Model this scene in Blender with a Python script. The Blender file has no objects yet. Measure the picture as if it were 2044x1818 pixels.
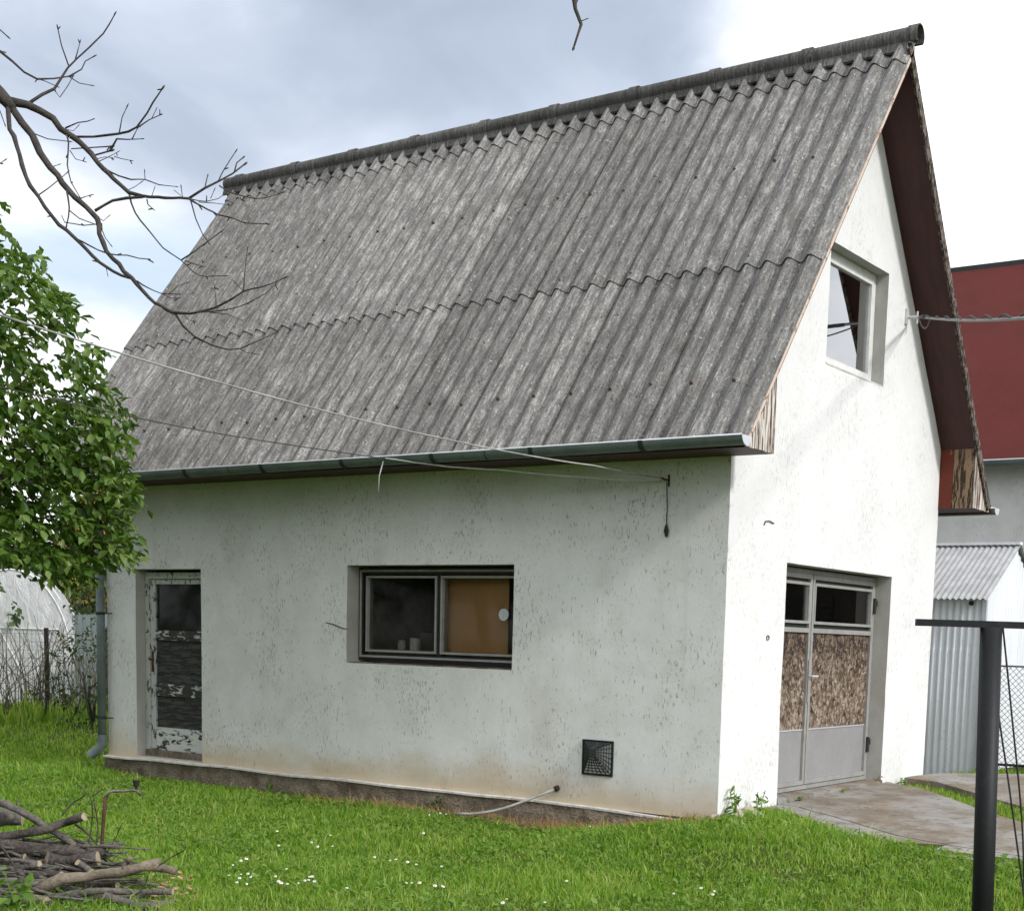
import bpy, math, random
import numpy as np
from mathutils import Vector, Matrix, noise

random.seed(7)
RNG = np.random.default_rng(11)
SC = bpy.context.scene
COL = SC.collection

# ------------------------------------------------------------------ camera
CAM = np.array([5.7826, -10.5014, 1.4886])
FWD = np.array([-0.54732516, 0.82773221, -0.12367115])
RGT = np.array([0.83174782, 0.5543742, 0.02940761])
UPV = np.array([-0.09290172, 0.08676768, 0.99188741])
FPX, CXP, CYP = 2845.767, 1202.3191, 1630.6196          # focal length and optical centre on a 2044 x 1818 sheet
cd = bpy.data.cameras.new('camera')
cd.sensor_width = 36.0
cd.sensor_fit = 'HORIZONTAL'
cd.lens = 36.0 * FPX / 2044.0
cd.shift_x = (1022.0 - CXP) / 2044.0
cd.shift_y = (CYP - 909.0) / 2044.0
cd.clip_start = 0.1
cd.clip_end = 2000
cam = bpy.data.objects.new('camera', cd)
COL.objects.link(cam)
m = Matrix.Identity(4)
for i in range(3):
    m[i][0] = RGT[i]; m[i][1] = UPV[i]; m[i][2] = -FWD[i]; m[i][3] = CAM[i]
cam.matrix_world = m
SC.camera = cam

def at(u, v, dep):
    """survey helper: the place seen at sheet point (u, v), dep metres away"""
    return CAM + dep * (FWD + RGT * (u - CXP) / FPX - UPV * (v - CYP) / FPX)
def ray(u, v):
    return FWD + RGT * (u - CXP) / FPX - UPV * (v - CYP) / FPX
def on(u, v, axis, val):
    d = ray(u, v)
    return CAM + d * ((val - CAM[axis]) / d[axis])
def proj(P):
    d = np.asarray(P) - CAM
    x, y, z = d @ RGT, d @ FWD, d @ UPV
    return CXP + FPX * x / y, CYP - FPX * z / y, y

# ------------------------------------------------------------------ light
SUN = np.array([0.81, -0.10, 0.56]); SUN /= np.linalg.norm(SUN)
SUN_EL = math.asin(SUN[2]); SUN_AZ = math.atan2(SUN[0], SUN[1])
sl = bpy.data.lights.new('sun', 'SUN')
sl.energy = 2.3; sl.angle = math.radians(8.0); sl.color = (1.0, 0.975, 0.94)
so = bpy.data.objects.new('sun', sl); COL.objects.link(so)
so.rotation_euler = Vector(SUN).to_track_quat('Z', 'Y').to_euler()
so.location = (20, -4, 20)

world = bpy.data.worlds.new('World'); SC.world = world; world.use_nodes = True
SC.view_settings.view_transform = 'Standard'; SC.view_settings.look = 'None'
SC.view_settings.exposure = 0.25; SC.view_settings.gamma = 1.0
SC.view_settings.use_curve_mapping = False
SC.cycles.max_bounces = 6; SC.cycles.diffuse_bounces = 3; SC.cycles.transparent_max_bounces = 8
SC.cycles.use_adaptive_sampling = True; SC.cycles.adaptive_threshold = 0.02

# ------------------------------------------------------------------ node helper
class NT:
    def __init__(self, tree):
        self.t = tree; tree.nodes.clear()
    def n(self, typ, inp=None, out=0, **props):
        nd = self.t.nodes.new(typ)
        for k, v in props.items(): setattr(nd, k, v)
        for k, v in (inp or {}).items():
            s = nd.inputs[k]
            if isinstance(v, bpy.types.NodeSocket): self.t.links.new(v, s)
            else: s.default_value = v
        self.last = nd
        return nd.outputs[out] if len(nd.outputs) else None
    def math(self, op, a, b=0.0, c=0.0, clamp=False):
        return self.n('ShaderNodeMath', {0: a, 1: b, 2: c}, operation=op, use_clamp=clamp)
    def vmul(self, v, s):
        return self.n('ShaderNodeVectorMath', {0: v, 1: s}, operation='MULTIPLY')
    def noise(self, vec, scale=5.0, detail=4.0, rough=0.55, dist=0.0):
        return self.n('ShaderNodeTexNoise', {'Vector': vec, 'Scale': scale, 'Detail': detail, 'Roughness': rough, 'Distortion': dist})
    def ramp(self, fac, stops, interp='LINEAR'):
        o = self.n('ShaderNodeValToRGB', {0: fac})
        cr = self.last.color_ramp; cr.interpolation = interp
        while len(cr.elements) < len(stops): cr.elements.new(0.5)
        for e, (p, c) in zip(cr.elements, stops):
            e.position = p; e.color = c if len(c) == 4 else (*c, 1)
        return o
    def ss(self, v, a, b, lo=0.0, hi=1.0):
        return self.n('ShaderNodeMapRange', {0: v, 1: a, 2: b, 3: lo, 4: hi}, interpolation_type='SMOOTHSTEP', clamp=True)
    def mix(self, f, a, b, blend='MIX'):
        nd = self.t.nodes.new('ShaderNodeMix'); nd.data_type = 'RGBA'; nd.blend_type = blend
        for idx, v in ((0, f), (6, a), (7, b)):
            s = nd.inputs[idx]
            if isinstance(v, bpy.types.NodeSocket): self.t.links.new(v, s)
            elif idx == 0: s.default_value = v
            else: s.default_value = (*v, 1) if len(v) == 3 else v
        return nd.outputs[2]
    def bump(self, h, strength=0.3, dist=0.01, normal=None):
        d = {'Height': h, 'Strength': strength, 'Distance': dist}
        if normal is not None: d['Normal'] = normal
        return self.n('ShaderNodeBump', d)
    def sep(self, v):
        self.n('ShaderNodeSeparateXYZ', {0: v}); return self.last.outputs
    def comb(self, x, y, z):
        return self.n('ShaderNodeCombineXYZ', {0: x, 1: y, 2: z})
    def pos(self):
        return self.n('ShaderNodeNewGeometry', out=0)
    def obj(self):
        return self.n('ShaderNodeTexCoord', out=3)
    def bsdf(self, color, rough=0.8, metal=0.0, normal=None, spec=0.4, **kw):
        d = {'Base Color': color if isinstance(color, bpy.types.NodeSocket) else (*color, 1), 'Roughness': rough, 'Metallic': metal, 'Specular IOR Level': spec}
        if normal is not None: d['Normal'] = normal
        d.update(kw)
        return self.n('ShaderNodeBsdfPrincipled', d)
    def out(self, s):
        self.n('ShaderNodeOutputMaterial', {0: s})

def M(name):
    mt = bpy.data.materials.new(name); mt.use_nodes = True
    return mt, NT(mt.node_tree)

# ------------------------------------------------------------------ sky
w = NT(world.node_tree)
sky = w.n('ShaderNodeTexSky', sky_type='NISHITA', sun_disc=False, sun_elevation=SUN_EL, sun_rotation=SUN_AZ,
          altitude=100.0, air_density=1.0, dust_density=1.5, ozone_density=1.0)
gen = w.n('ShaderNodeTexCoord', out=0)
sx, sy, sz = w.sep(gen)
# cloud layer laid out on a flat ceiling seen in perspective
zc = w.math('ADD', w.math('MAXIMUM', sz, 0.0), 0.22)
cl = w.comb(w.math('DIVIDE', sx, zc), w.math('DIVIDE', sy, zc), 0.0)
n1 = w.noise(cl, 0.85, 5.0, 0.52, 0.25)
n2 = w.noise(w.n('ShaderNodeVectorMath', {0: cl, 1: (3.7, 1.9, 5.0)}, operation='ADD'), 0.62, 4.0, 0.45, 0.2)
n3 = w.noise(w.vmul(gen, (1, 1, 2.2)), 5.2, 6.0, 0.52, 0.5)
def wdot(v): return w.n('ShaderNodeVectorMath', {0: gen, 1: v}, operation='DOT_PRODUCT', out=1)
wob = w.n('ShaderNodeTexNoise', {'Vector': w.vmul(gen, (1, 1, 1.7)), 'Scale': 4.2, 'Detail': 5.0, 'Roughness': 0.55}, out=1)
wx, wy, _ = w.sep(wob)
rightness = w.math('ADD', wdot((0.832, 0.555, 0.0)), w.math('MULTIPLY', w.math('SUBTRACT', wx, 0.5), 0.30))
ahead = w.ss(wdot((-0.55, 0.83, 0.0)), 0.2, 0.7)
elev = w.math('ADD', sz, w.math('MULTIPLY', w.math('SUBTRACT', wy, 0.5), 0.13))
def bank(a0, z0, ra, rz, e0=1.3, e1=0.25):
    """a cloud bank with ragged edges, by direction and height above the horizon"""
    da = w.math('DIVIDE', w.math('SUBTRACT', rightness, a0), ra); dz = w.math('DIVIDE', w.math('SUBTRACT', elev, z0), rz)
    return w.ss(w.math('SQRT', w.math('ADD', w.math('MULTIPLY', da, da), w.math('MULTIPLY', dz, dz))), e0, e1)
dark = w.math('MAXIMUM', bank(-0.09, 0.37, 0.18, 0.12), w.math('MULTIPLY', bank(-0.28, 0.325, 0.24, 0.07), 0.80))
dark = w.math('MULTIPLY', dark, ahead)
scatter = w.math('MULTIPLY', w.ss(n2, 0.62, 0.36), w.math('SUBTRACT', 1.0, ahead))
dk = w.math('ADD', w.math('ADD', dark, w.math('MULTIPLY', scatter, 0.8)), w.math('MULTIPLY', w.math('SUBTRACT', n3, 0.47), 2.1))
cloud = w.ramp(w.math('MULTIPLY', dk, 0.55), [(0.01, (11.4, 11.5, 11.8)), (0.12, (8.9, 9.3, 10.0)), (0.30, (6.2, 6.9, 8.1)), (0.55, (4.6, 5.3, 6.5)), (0.90, (3.4, 4.0, 5.1))])
white = w.ss(rightness, 0.03, 0.14)
cloud = w.mix(w.math('MULTIPLY', white, ahead), cloud, w.ramp(n3, [(0.42, (13.5, 13.6, 13.8)), (0.60, (8.6, 8.9, 9.5))]))
cloud_out = w.ramp(n2, [(0.36, (6.2, 6.9, 8.1)), (0.45, (8.9, 9.3, 10.0)), (0.52, (11.4, 11.5, 11.8)), (0.60, (13.5, 13.6, 13.8))])
cloud = w.mix(ahead, cloud_out, cloud)
gap = w.math('MULTIPLY', bank(-0.31, 0.225, 0.16, 0.030, 1.3, 0.4), ahead)
gap = w.math('MAXIMUM', gap, w.math('MULTIPLY', w.ss(n1, 0.40, 0.30), w.math('SUBTRACT', 1.0, ahead)))
blue = w.mix(0.55, sky, (7.6, 9.0, 10.8))
col = w.mix(w.math('MULTIPLY', gap, 0.85), cloud, blue)
bg = w.n('ShaderNodeBackground', {0: col, 1: 0.10})
w.n('ShaderNodeOutputWorld', {0: bg})

# ------------------------------------------------------------------ mesh helpers
class MB:
    def __init__(self): self.v = []; self.f = []
    def add(self, vs, fs):
        o = len(self.v); self.v += [tuple(map(float, p)) for p in vs]; self.f += [tuple(i + o for i in f) for f in fs]; return self
    def box(self, x0, x1, y0, y1, z0, z1):
        return self.add([(x0, y0, z0), (x1, y0, z0), (x1, y1, z0), (x0, y1, z0), (x0, y0, z1), (x1, y0, z1), (x1, y1, z1), (x0, y1, z1)],
                        [(0, 3, 2, 1), (4, 5, 6, 7), (0, 1, 5, 4), (1, 2, 6, 5), (2, 3, 7, 6), (3, 0, 4, 7)])
    def prism(self, poly, off):
        """poly: list of 3-D points, extruded by off"""
        n = len(poly); off = np.array(off)
        vs = [np.array(p, float) for p in poly] + [np.array(p, float) + off for p in poly]
        fs = [tuple(range(n))[::-1], tuple(range(n, 2 * n))] + [(i, (i + 1) % n, n + (i + 1) % n, n + i) for i in range(n)]
        return self.add(vs, fs)
    def tube(self, pts, rad, seg=8, cap=True, jit=0.0):
        pts = [np.array(p, float) for p in pts]; n = len(pts)
        if not hasattr(rad, '__len__'): rad = [rad] * n
        o = len(self.v); up = None
        for i in range(n):
            t = pts[min(i + 1, n - 1)] - pts[max(i - 1, 0)]; t /= (np.linalg.norm(t) + 1e-12)
            if up is None: up = np.array([0, 0, 1.0]) if abs(t[2]) < .9 else np.array([1.0, 0, 0])
            a = np.cross(t, up); a /= (np.linalg.norm(a) + 1e-12); b = np.cross(a, t); up = b
            for k in range(seg):
                th = 2 * math.pi * k / seg; r = rad[i] * (1 + (random.uniform(-jit, jit) if jit else 0))
                self.v.append(tuple(pts[i] + r * (a * math.cos(th) + b * math.sin(th))))
        for i in range(n - 1):
            for k in range(seg):
                k2 = (k + 1) % seg
                self.f.append((o + i * seg + k, o + i * seg + k2, o + (i + 1) * seg + k2, o + (i + 1) * seg + k))
        if cap:
            self.f.append(tuple(o + k for k in range(seg))[::-1]); self.f.append(tuple(o + (n - 1) * seg + k for k in range(seg)))
        return self
    def disc(self, c, ax, r, th, seg=20):
        c = np.array(c, float); ax = np.array(ax, float); ax /= np.linalg.norm(ax)
        return self.tube([c, c + ax * th], [r, r], seg)
    def mesh(self, name, smooth=False):
        me = bpy.data.meshes.new(name); me.from_pydata(self.v, [], self.f); me.update()
        if smooth:
            for p in me.polygons: p.use_smooth = True
        return me
    def build(self, name, mat, parent=None, smooth=False, loc=None):
        """one mesh object; vertices are world coordinates, loc moves its origin there"""
        base = np.zeros(3)
        if parent is not None: base = np.array(wloc(parent))
        if loc is not None:
            l = np.array(loc, float); self.v = [tuple(np.array(p) - l) for p in self.v]
        elif parent is not None:
            self.v = [tuple(np.array(p) - base) for p in self.v]
        o = bpy.data.objects.new(name, self.mesh(name, smooth)); COL.objects.link(o)
        if mat: o.data.materials.append(mat)
        if parent is not None: o.parent = parent
        if loc is not None: o.location = Vector(np.array(loc, float) - base)
        return o

WL = {}
def wloc(o):
    p = np.array(o.location)
    while o.parent: o = o.parent; p = p + np.array(o.location)
    return p
def np_mesh(name, V, F):
    """fast mesh from arrays, F is (n, k)"""
    V = np.asarray(V, np.float32); F = np.asarray(F, np.int32)
    me = bpy.data.meshes.new(name); k = F.shape[1]
    me.vertices.add(len(V)); me.vertices.foreach_set('co', V.ravel())
    me.loops.add(F.size); me.loops.foreach_set('vertex_index', F.ravel())
    me.polygons.add(len(F)); me.polygons.foreach_set('loop_start', np.arange(0, F.size, k, dtype=np.int32))
    me.update(calc_edges=True); me.validate()
    return me
def np_obj(name, V, F, mat, parent=None, loc=(0, 0, 0)):
    base = np.array(wloc(parent)) if parent is not None else np.zeros(3)
    o = bpy.data.objects.new(name, np_mesh(name, np.asarray(V) - np.array(loc), F)); COL.objects.link(o)
    o.data.materials.append(mat); o.location = Vector(np.array(loc, float) - base)
    if parent is not None: o.parent = parent
    return o
def tag(o, label=None, cat=None, group=None, kind=None):
    if label: o['label'] = label
    if cat: o['category'] = cat
    if group: o['group'] = group
    if kind: o['kind'] = kind
    return o
def thing(name, label, cat, loc=(0, 0, 0), group=None):
    o = bpy.data.objects.new(name, None); COL.objects.link(o); o.location = Vector([float(c) for c in loc]); o.empty_display_size = .2
    return tag(o, label, cat, group)
def smooth_path(pts, step):
    """Catmull-Rom through points (arrays of any width)"""
    P = np.array(pts, float)
    if len(P) == 2:
        n = max(2, int(np.linalg.norm((P[1] - P[0])[:3]) / step) + 1)
        return np.array([P[0] + (P[1] - P[0]) * t for t in np.linspace(0, 1, n)])
    Q = np.vstack([2 * P[0] - P[1], P, 2 * P[-1] - P[-2]]); out = []
    for i in range(1, len(Q) - 2):
        n = max(1, int(np.linalg.norm((Q[i + 1] - Q[i])[:3]) / step))
        for t in np.arange(n) / n:
            a, b, c, d = Q[i - 1], Q[i], Q[i + 1], Q[i + 2]
            out.append(.5 * ((2 * b) + (-a + c) * t + (2 * a - 5 * b + 4 * c - d) * t * t + (-a + 3 * b - 3 * c + d) * t ** 3))
    out.append(P[-1]); return np.array(out)
def sstep(x, a, b):
    t = np.clip((np.asarray(x, float) - a) / (b - a), 0, 1); return t * t * (3 - 2 * t)

# ------------------------------------------------------------------ materials
def make_plaster(name, base, dirt, scratch, stain=True):
    """trowelled render: grains dragged downwards leave short pits"""
    mt, t = M(name); p = t.pos(); x, y, z = t.sep(p)
    mid = t.noise(p, 3.0, 5, .6)
    c = t.mix(t.ss(mid, .35, .7), base, dirt)
    warp = t.n('ShaderNodeVectorMath', {0: p, 1: t.vmul(t.n('ShaderNodeTexNoise', {'Vector': p, 'Scale': 14.0, 'Detail': 2.0}, out=1), (.022, .022, .022))}, operation='ADD')
    s1 = t.noise(t.vmul(warp, (72, 72, 17)), 1.0, 2.5, .55)
    s2 = t.noise(t.vmul(warp, (46, 46, 88)), 1.0, 2.0, .5)
    dens = t.ss(t.noise(p, 1.6, 3, .6), .3, .75, -.045, .06)
    sc = t.ss(t.math('ADD', s1, dens), .60, .70)
    sc2 = t.ss(t.math('ADD', s2, dens), .66, .74)
    c = t.mix(t.math('MULTIPLY', sc, scratch), c, (.33, .325, .30))
    c = t.mix(t.math('MULTIPLY', sc2, scratch * .6), c, (.38, .375, .35))
    if stain:
        edge = t.math('ADD', z, t.math('MULTIPLY', t.noise(t.vmul(p, (1.1, 1.1, 2)), 1.0, 5, .65), -.62))
        tan = t.ss(edge, .10, -.30)
        c = t.mix(t.math('MULTIPLY', tan, .7), c, (.56, .42, .235))
        alg = t.math('MULTIPLY', t.ss(t.noise(t.vmul(p, (.9, .9, .5)), 1.6, 6, .65), .48, .76), .30)
        c = t.mix(alg, c, (.44, .435, .39))
        run = t.math('MULTIPLY', t.ss(t.noise(t.vmul(p, (7, 7, .35)), 1.0, 4, .6), .58, .76), .18)
        c = t.mix(run, c, (.40, .40, .36))
    fine = t.noise(t.vmul(p, (150, 150, 90)), 1.0, 2, .7)
    h = t.math('SUBTRACT', t.math('MULTIPLY', fine, .5), t.math('MULTIPLY', t.math('ADD', sc, sc2), .8))
    h = t.math('ADD', h, t.math('MULTIPLY', s1, .8))
    t.out(t.bsdf(c, .93, normal=t.bump(h, .6, .006), spec=.2)); return mt
MAT = {}
MAT['plaster'] = make_plaster('plaster', (.80, .80, .80), (.73, .73, .72), .74)
MAT['plaster_gable'] = make_plaster('plaster_gable', (.76, .76, .765), (.73, .73, .73), .42, False)
MAT['plaster_grey'] = make_plaster('plaster_grey', (.70, .70, .685), (.62, .62, .61), .4, False)
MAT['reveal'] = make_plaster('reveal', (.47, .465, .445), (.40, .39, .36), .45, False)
def simple(name, col, rough=.7, metal=0., var=.25, scale=8., bump=.2, bdist=.004, spec=.4, stretch=(1, 1, 1), col2=None, objspace=False, thr=(.35, .7)):
    mt, t = M(name); p = t.obj() if objspace else t.pos(); p = t.vmul(p, stretch)
    a = t.noise(p, scale, 5, .6); b = t.noise(p, scale * 6, 3, .6)
    c = t.mix(t.ss(a, *thr), col, col2 or tuple(v * (1 - var) for v in col))
    c = t.mix(t.math('MULTIPLY', t.ss(b, .4, .75), .4), c, tuple(v * (1 - var) ** 2 for v in col))
    t.out(t.bsdf(c, rough, metal, t.bump(b, bump, bdist), spec)); MAT[name] = mt; return mt
simple('interior', (.30, .29, .27), .95)
simple('plinth', (.30, .25, .19), .95, var=.5, scale=7, bump=1., bdist=.04, col2=(.15, .115, .08))
simple('ledge', (.74, .72, .68), .95, var=.3, scale=9, bump=.6, bdist=.01)
simple('zinc_gutter', (.165, .205, .205), .55, .25, var=.25, scale=5, col2=(.12, .15, .15))
simple('zinc_dark', (.032, .037, .037), .7, .1)
simple('zinc_bright', (.62, .66, .70), .4, .3, var=.12)
simple('brown_paint', (.055, .014, .010), .6, var=.35, scale=3, stretch=(6, 1, 1), col2=(.032, .009, .008))
simple('red_brown', (.13, .035, .022), .65, var=.35, scale=4, col2=(.08, .022, .016))
simple('steel_frame', (.36, .355, .34), .5, .15, var=.2, scale=10)
simple('gasket', (.018, .017, .016), .6)
simple('sheet_metal', (.33, .325, .33), .5, .2, var=.1, scale=3)
simple('black_steel', (.006, .007, .009), .55, .0, var=.3, spec=.35, scale=14, col2=(.022, .018, .016), thr=(.52, .72))
simple('cable_black', (.02, .02, .02), .6)
simple('cable_grey', (.33, .33, .32), .6, var=.3, scale=30)
simple('cable_mid', (.40, .40, .39), .6, var=.5, scale=3)
simple('cable_dark', (.06, .055, .05), .7, var=.3, scale=30)
simple('white_paint', (.72, .72, .70), .5, var=.15)
simple('pvc_grey', (.55, .55, .54), .45, var=.1)
simple('pvc_old', (.36, .355, .34), .6, var=.3, scale=8)
simple('spout_metal', (.30, .28, .26), .5, .3, var=.6, scale=25, col2=(.12, .08, .06))
simple('cut_wood', (.42, .34, .23), .9, var=.3, scale=30)
simple('cardboard', (.42, .235, .10), .9, var=.12, scale=2)
simple('soil', (.16, .105, .065), 1.0, var=.4, scale=14, bump=1.0, bdist=.03, col2=(.09, .062, .04))
simple('stone', (.55, .49, .38), .95, var=.35, scale=12, bump=.6, bdist=.01)
simple('rust', (.095, .045, .026), .85, var=.5, scale=18, bump=.5)
simple('bark_dark', (.075, .064, .056), .95, var=.45, scale=22, bump=.9, bdist=.006, col2=(.038, .032, .028))
simple('bark_trunk', (.11, .09, .075), .95, var=.5, scale=9, bump=1., bdist=.02, stretch=(1, 1, .3))
simple('nb_roof', (.105, .021, .018), .75, var=.14, scale=1.5, bump=.1, spec=.2)
simple('tile_red', (.46, .11, .06), .8, var=.3, scale=6)
simple('house_cream', (.55, .50, .42), .9)
simple('dry_twig', (.075, .06, .045), .95, var=.5, scale=3, col2=(.20, .16, .11))
simple('fence_wire', (.11, .11, .105), .6, .2)
simple('fence_post', (.045, .035, .03), .9, var=.4)
simple('chip', (.40, .17, .09), .9, var=.5, scale=30, col2=(.55, .42, .30))
simple('petal', (.85, .85, .86), .7, var=.05)
simple('pollen', (.75, .48, .03), .7)
simple('stem', (.10, .20, .03), .7)
simple('room_dark', (.05, .05, .05), .9)
simple('tin', (.50, .50, .50), .4, .4)

def mk_asbestos(name, dark=1.0, moss=True):
    mt, t = M(name); p = t.pos(); x, y, z = t.sep(p)
    s = t.math('ADD', t.math('MULTIPLY', y, .6), t.math('MULTIPLY', z, .8))
    ri = t.n('ShaderNodeObjectInfo', out=5)
    v = t.comb(x, s, t.math('MULTIPLY', ri, .9))
    streak = t.noise(t.vmul(v, (58, 5.5, 1)), 1., 4, .64, .3)
    mott = t.noise(t.vmul(v, (3.2, 2.2, 1)), 1., 5, .6)
    speck = t.noise(t.vmul(v, (85, 42, 1)), 1., 3, .65)
    f = t.math('ADD', t.math('MULTIPLY', streak, .62), t.math('MULTIPLY', mott, .24))
    f = t.math('ADD', f, t.math('MULTIPLY', speck, .38))
    f = t.math('ADD', f, t.math('MULTIPLY', t.math('SUBTRACT', ri, .5), .10))
    d = dark
    c = t.ramp(f, [(.40, (.055 * d, .053 * d, .051 * d)), (.54, (.125 * d, .122 * d, .118 * d)), (.66, (.200 * d, .196 * d, .190 * d)), (.82, (.42 * d, .415 * d, .40 * d))])
    lic = t.ss(t.noise(t.vmul(v, (55, 30, 1)), 1., 2, .5), .66, .72)
    c = t.mix(t.math('MULTIPLY', lic, .6), c, (.52 * d, .51 * d, .47 * d))
    if moss:
        ms = t.ss(t.noise(t.vmul(v, (2.6, 1.1, 1)), 1., 5, .68, .4), .52, .72)
        c = t.mix(t.math('MULTIPLY', ms, .35), c, (.060, .057, .052))
    blk = t.ss(t.noise(t.vmul(v, (48, 24, 3)), 1., 3, .6), .64, .70)
    c = t.mix(t.math('MULTIPLY', blk, .75), c, (.028, .027, .024))
    t.out(t.bsdf(c, .95, normal=t.bump(t.math('ADD', speck, streak), .6, .006), spec=.15)); MAT[name] = mt
mk_asbestos('asbestos'); mk_asbestos('asbestos_ridge', .55, False)

def mk_peel(name, paint, wood, stretch, thr, scale=7.):
    """old paint flaking off weathered wood; flakes are long along the grain"""
    mt, t = M(name); p = t.vmul(t.pos(), stretch)
    rnd = t.n('ShaderNodeObjectInfo', out=5)
    p = t.n('ShaderNodeVectorMath', {0: p, 1: t.comb(t.math('MULTIPLY', rnd, 7.), t.math('MULTIPLY', rnd, 3.), 0.)}, operation='ADD')
    n = t.noise(p, scale, 6, .65, .6); g = t.noise(p, scale * 5, 4, .7)
    msk = t.ss(n, thr - .02, thr + .03)
    wd = t.mix(t.ss(g, .35, .7), wood, tuple(v * .4 for v in wood))
    pn = t.mix(t.ss(g, .5, .8), paint, tuple(v * .75 for v in paint))
    c = t.mix(msk, wd, pn)
    t.out(t.bsdf(c, .85, normal=t.bump(t.math('ADD', msk, t.math('MULTIPLY', g, .5)), .6, .004), spec=.2)); MAT[name] = mt
mk_peel('peel_plank', (.62, .58, .54), (.17, .10, .07), (14, 14, .8), .50, 3.)
mk_peel('peel_tan', (.24, .165, .105), (.06, .042, .03), (9, 9, 1.2), .47, 3.)
mk_peel('peel_red', (.135, .034, .022), (.30, .20, .15), (5, 5, 1.5), .36, 3.)
mk_peel('verge_board', (.17, .14, .12), (.05, .036, .03), (20, 11, 7), .50, 2.2)
mk_peel('verge_pale', (.62, .50, .43), (.42, .27, .19), (10, 5, 4), .42, 1.6)
mk_peel('door_stile', (.55, .56, .55), (.13, .12, .11), (6, 6, 3), .43, 3.)
mk_peel('door_rail', (.55, .56, .55), (.075, .07, .065), (3, 3, 9), .55, 3.)
mk_peel('door_panel', (.085, .085, .085), (.052, .050, .050), (1.6, 1.6, 14), .50, 3.)
mk_peel('door_bottom', (.62, .63, .62), (.08, .075, .07), (2.5, 2.5, 7), .46, 3.)

def mk_glass():
    mt, t = M('glass'); fr = t.n('ShaderNodeFresnel', {'IOR': 2.4})
    wav = t.bump(t.noise(t.pos(), 2.2, 2, .5), .02, .02)
    g = t.n('ShaderNodeBsdfGlossy', {'Color': (.95, .97, 1, 1), 'Roughness': .015, 'Normal': wav})
    tr = t.n('ShaderNodeBsdfTransparent', {0: (.80, .83, .82, 1)})
    fr = t.math('ADD', fr, .26, clamp=True)
    t.out(t.n('ShaderNodeMixShader', {0: fr, 1: tr, 2: g})); MAT['glass'] = mt
    mt, t = M('glass_dirty'); fr = t.n('ShaderNodeFresnel', {'IOR': 1.16})
    g = t.n('ShaderNodeBsdfGlossy', {'Color': (.8, .8, .8, 1), 'Roughness': .06})
    tr = t.n('ShaderNodeBsdfTransparent', {0: (.86, .86, .84, 1)})
    t.out(t.n('ShaderNodeMixShader', {0: fr, 1: tr, 2: g})); MAT['glass_dirty'] = mt
mk_glass()
def mk_glass2():
    mt, t = M('glass_door'); fr = t.n('ShaderNodeFresnel', {'IOR': 1.6})
    g = t.n('ShaderNodeBsdfGlossy', {'Color': (.9, .9, .9, 1), 'Roughness': .02})
    t.out(t.n('ShaderNodeMixShader', {0: fr, 1: t.n('ShaderNodeBsdfTransparent', {0: (.7, .72, .72, 1)}), 2: g})); MAT['glass_door'] = mt
mk_glass2()
def mk_osb():
    mt, t = M('chipboard'); p = t.pos()
    wp = t.n('ShaderNodeVectorMath', {0: p, 1: t.vmul(t.n('ShaderNodeTexNoise', {'Vector': p, 'Scale': 14., 'Detail': 2.}, out=1), (.06, .06, .06))}, operation='ADD')
    v = t.n('ShaderNodeTexVoronoi', {'Vector': t.vmul(wp, (1, 34, 24)), 'Scale': 1.}, out=1)
    vs = t.sep(v)[0]
    v2 = t.n('ShaderNodeTexVoronoi', {'Vector': t.vmul(wp, (1, 30, 52)), 'Scale': 1.}, out=1); vs2 = t.sep(v2)[1]
    f = t.math('ADD', t.math('MULTIPLY', vs, .5), t.math('MULTIPLY', vs2, .3))
    z = t.sep(p)[2]
    top_dark = t.math('MULTIPLY', t.ss(t.math('ADD', z, t.math('MULTIPLY', t.noise(p, 3., 4, .6), .9)), 1.5, 2.1), .24)  # board tone gets darker towards the top, edge broken by noise
    f = t.math('SUBTRACT', t.math('ADD', f, t.math('MULTIPLY', t.noise(p, 3.2, 4, .6), .35)), top_dark)
    pt = t.ss(t.noise(t.vmul(p, (1, 1, .8)), 9., 4, .7, .6), .50, .62, .0, .20)
    f = t.math('SUBTRACT', t.math('ADD', f, .05), pt)
    c = t.ramp(f, [(.22, (.032, .025, .021)), (.45, (.110, .078, .058)), (.66, (.190, .142, .105)), (.92, (.36, .31, .26))])
    t.out(t.bsdf(c, .9, normal=t.bump(f, .7, .006), spec=.2)); MAT['chipboard'] = mt
mk_osb()
def mk_concrete():
    mt, t = M('drive_concrete'); p = t.pos()
    a = t.noise(p, 1.3, 5, .65); b = t.noise(p, 9, 5, .65); c3 = t.noise(p, 45, 4, .7)
    c = t.mix(t.ss(a, .38, .62), (.19, .155, .115), (.30, .29, .275))
    c = t.mix(t.math('MULTIPLY', t.ss(b, .5, .68), .6), c, (.085, .072, .058))
    c = t.mix(t.math('MULTIPLY', t.ss(c3, .56, .68), .55), c, (.40, .40, .39))
    c = t.mix(t.math('MULTIPLY', t.ss(t.noise(p, 1.9, 4, .6), .55, .7), .55), c, (.27, .175, .085))
    t.out(t.bsdf(c, .95, normal=t.bump(t.math('ADD', b, c3), .7, .012), spec=.2)); MAT['drive_concrete'] = mt
mk_concrete()
def mk_ground():
    mt, t = M('ground_turf'); p = t.pos()
    a = t.noise(p, 1.2, 5, .6); b = t.noise(p, 30, 4, .7)
    c = t.mix(t.ss(a, .3, .7), (.052, .080, .016), (.085, .115, .025))
    c = t.mix(t.math('MULTIPLY', t.ss(b, .45, .7), .8), c, (.040, .034, .018))
    t.out(t.bsdf(c, 1., normal=t.bump(b, 1., .03), spec=.1)); MAT['ground_turf'] = mt
mk_ground()
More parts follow.
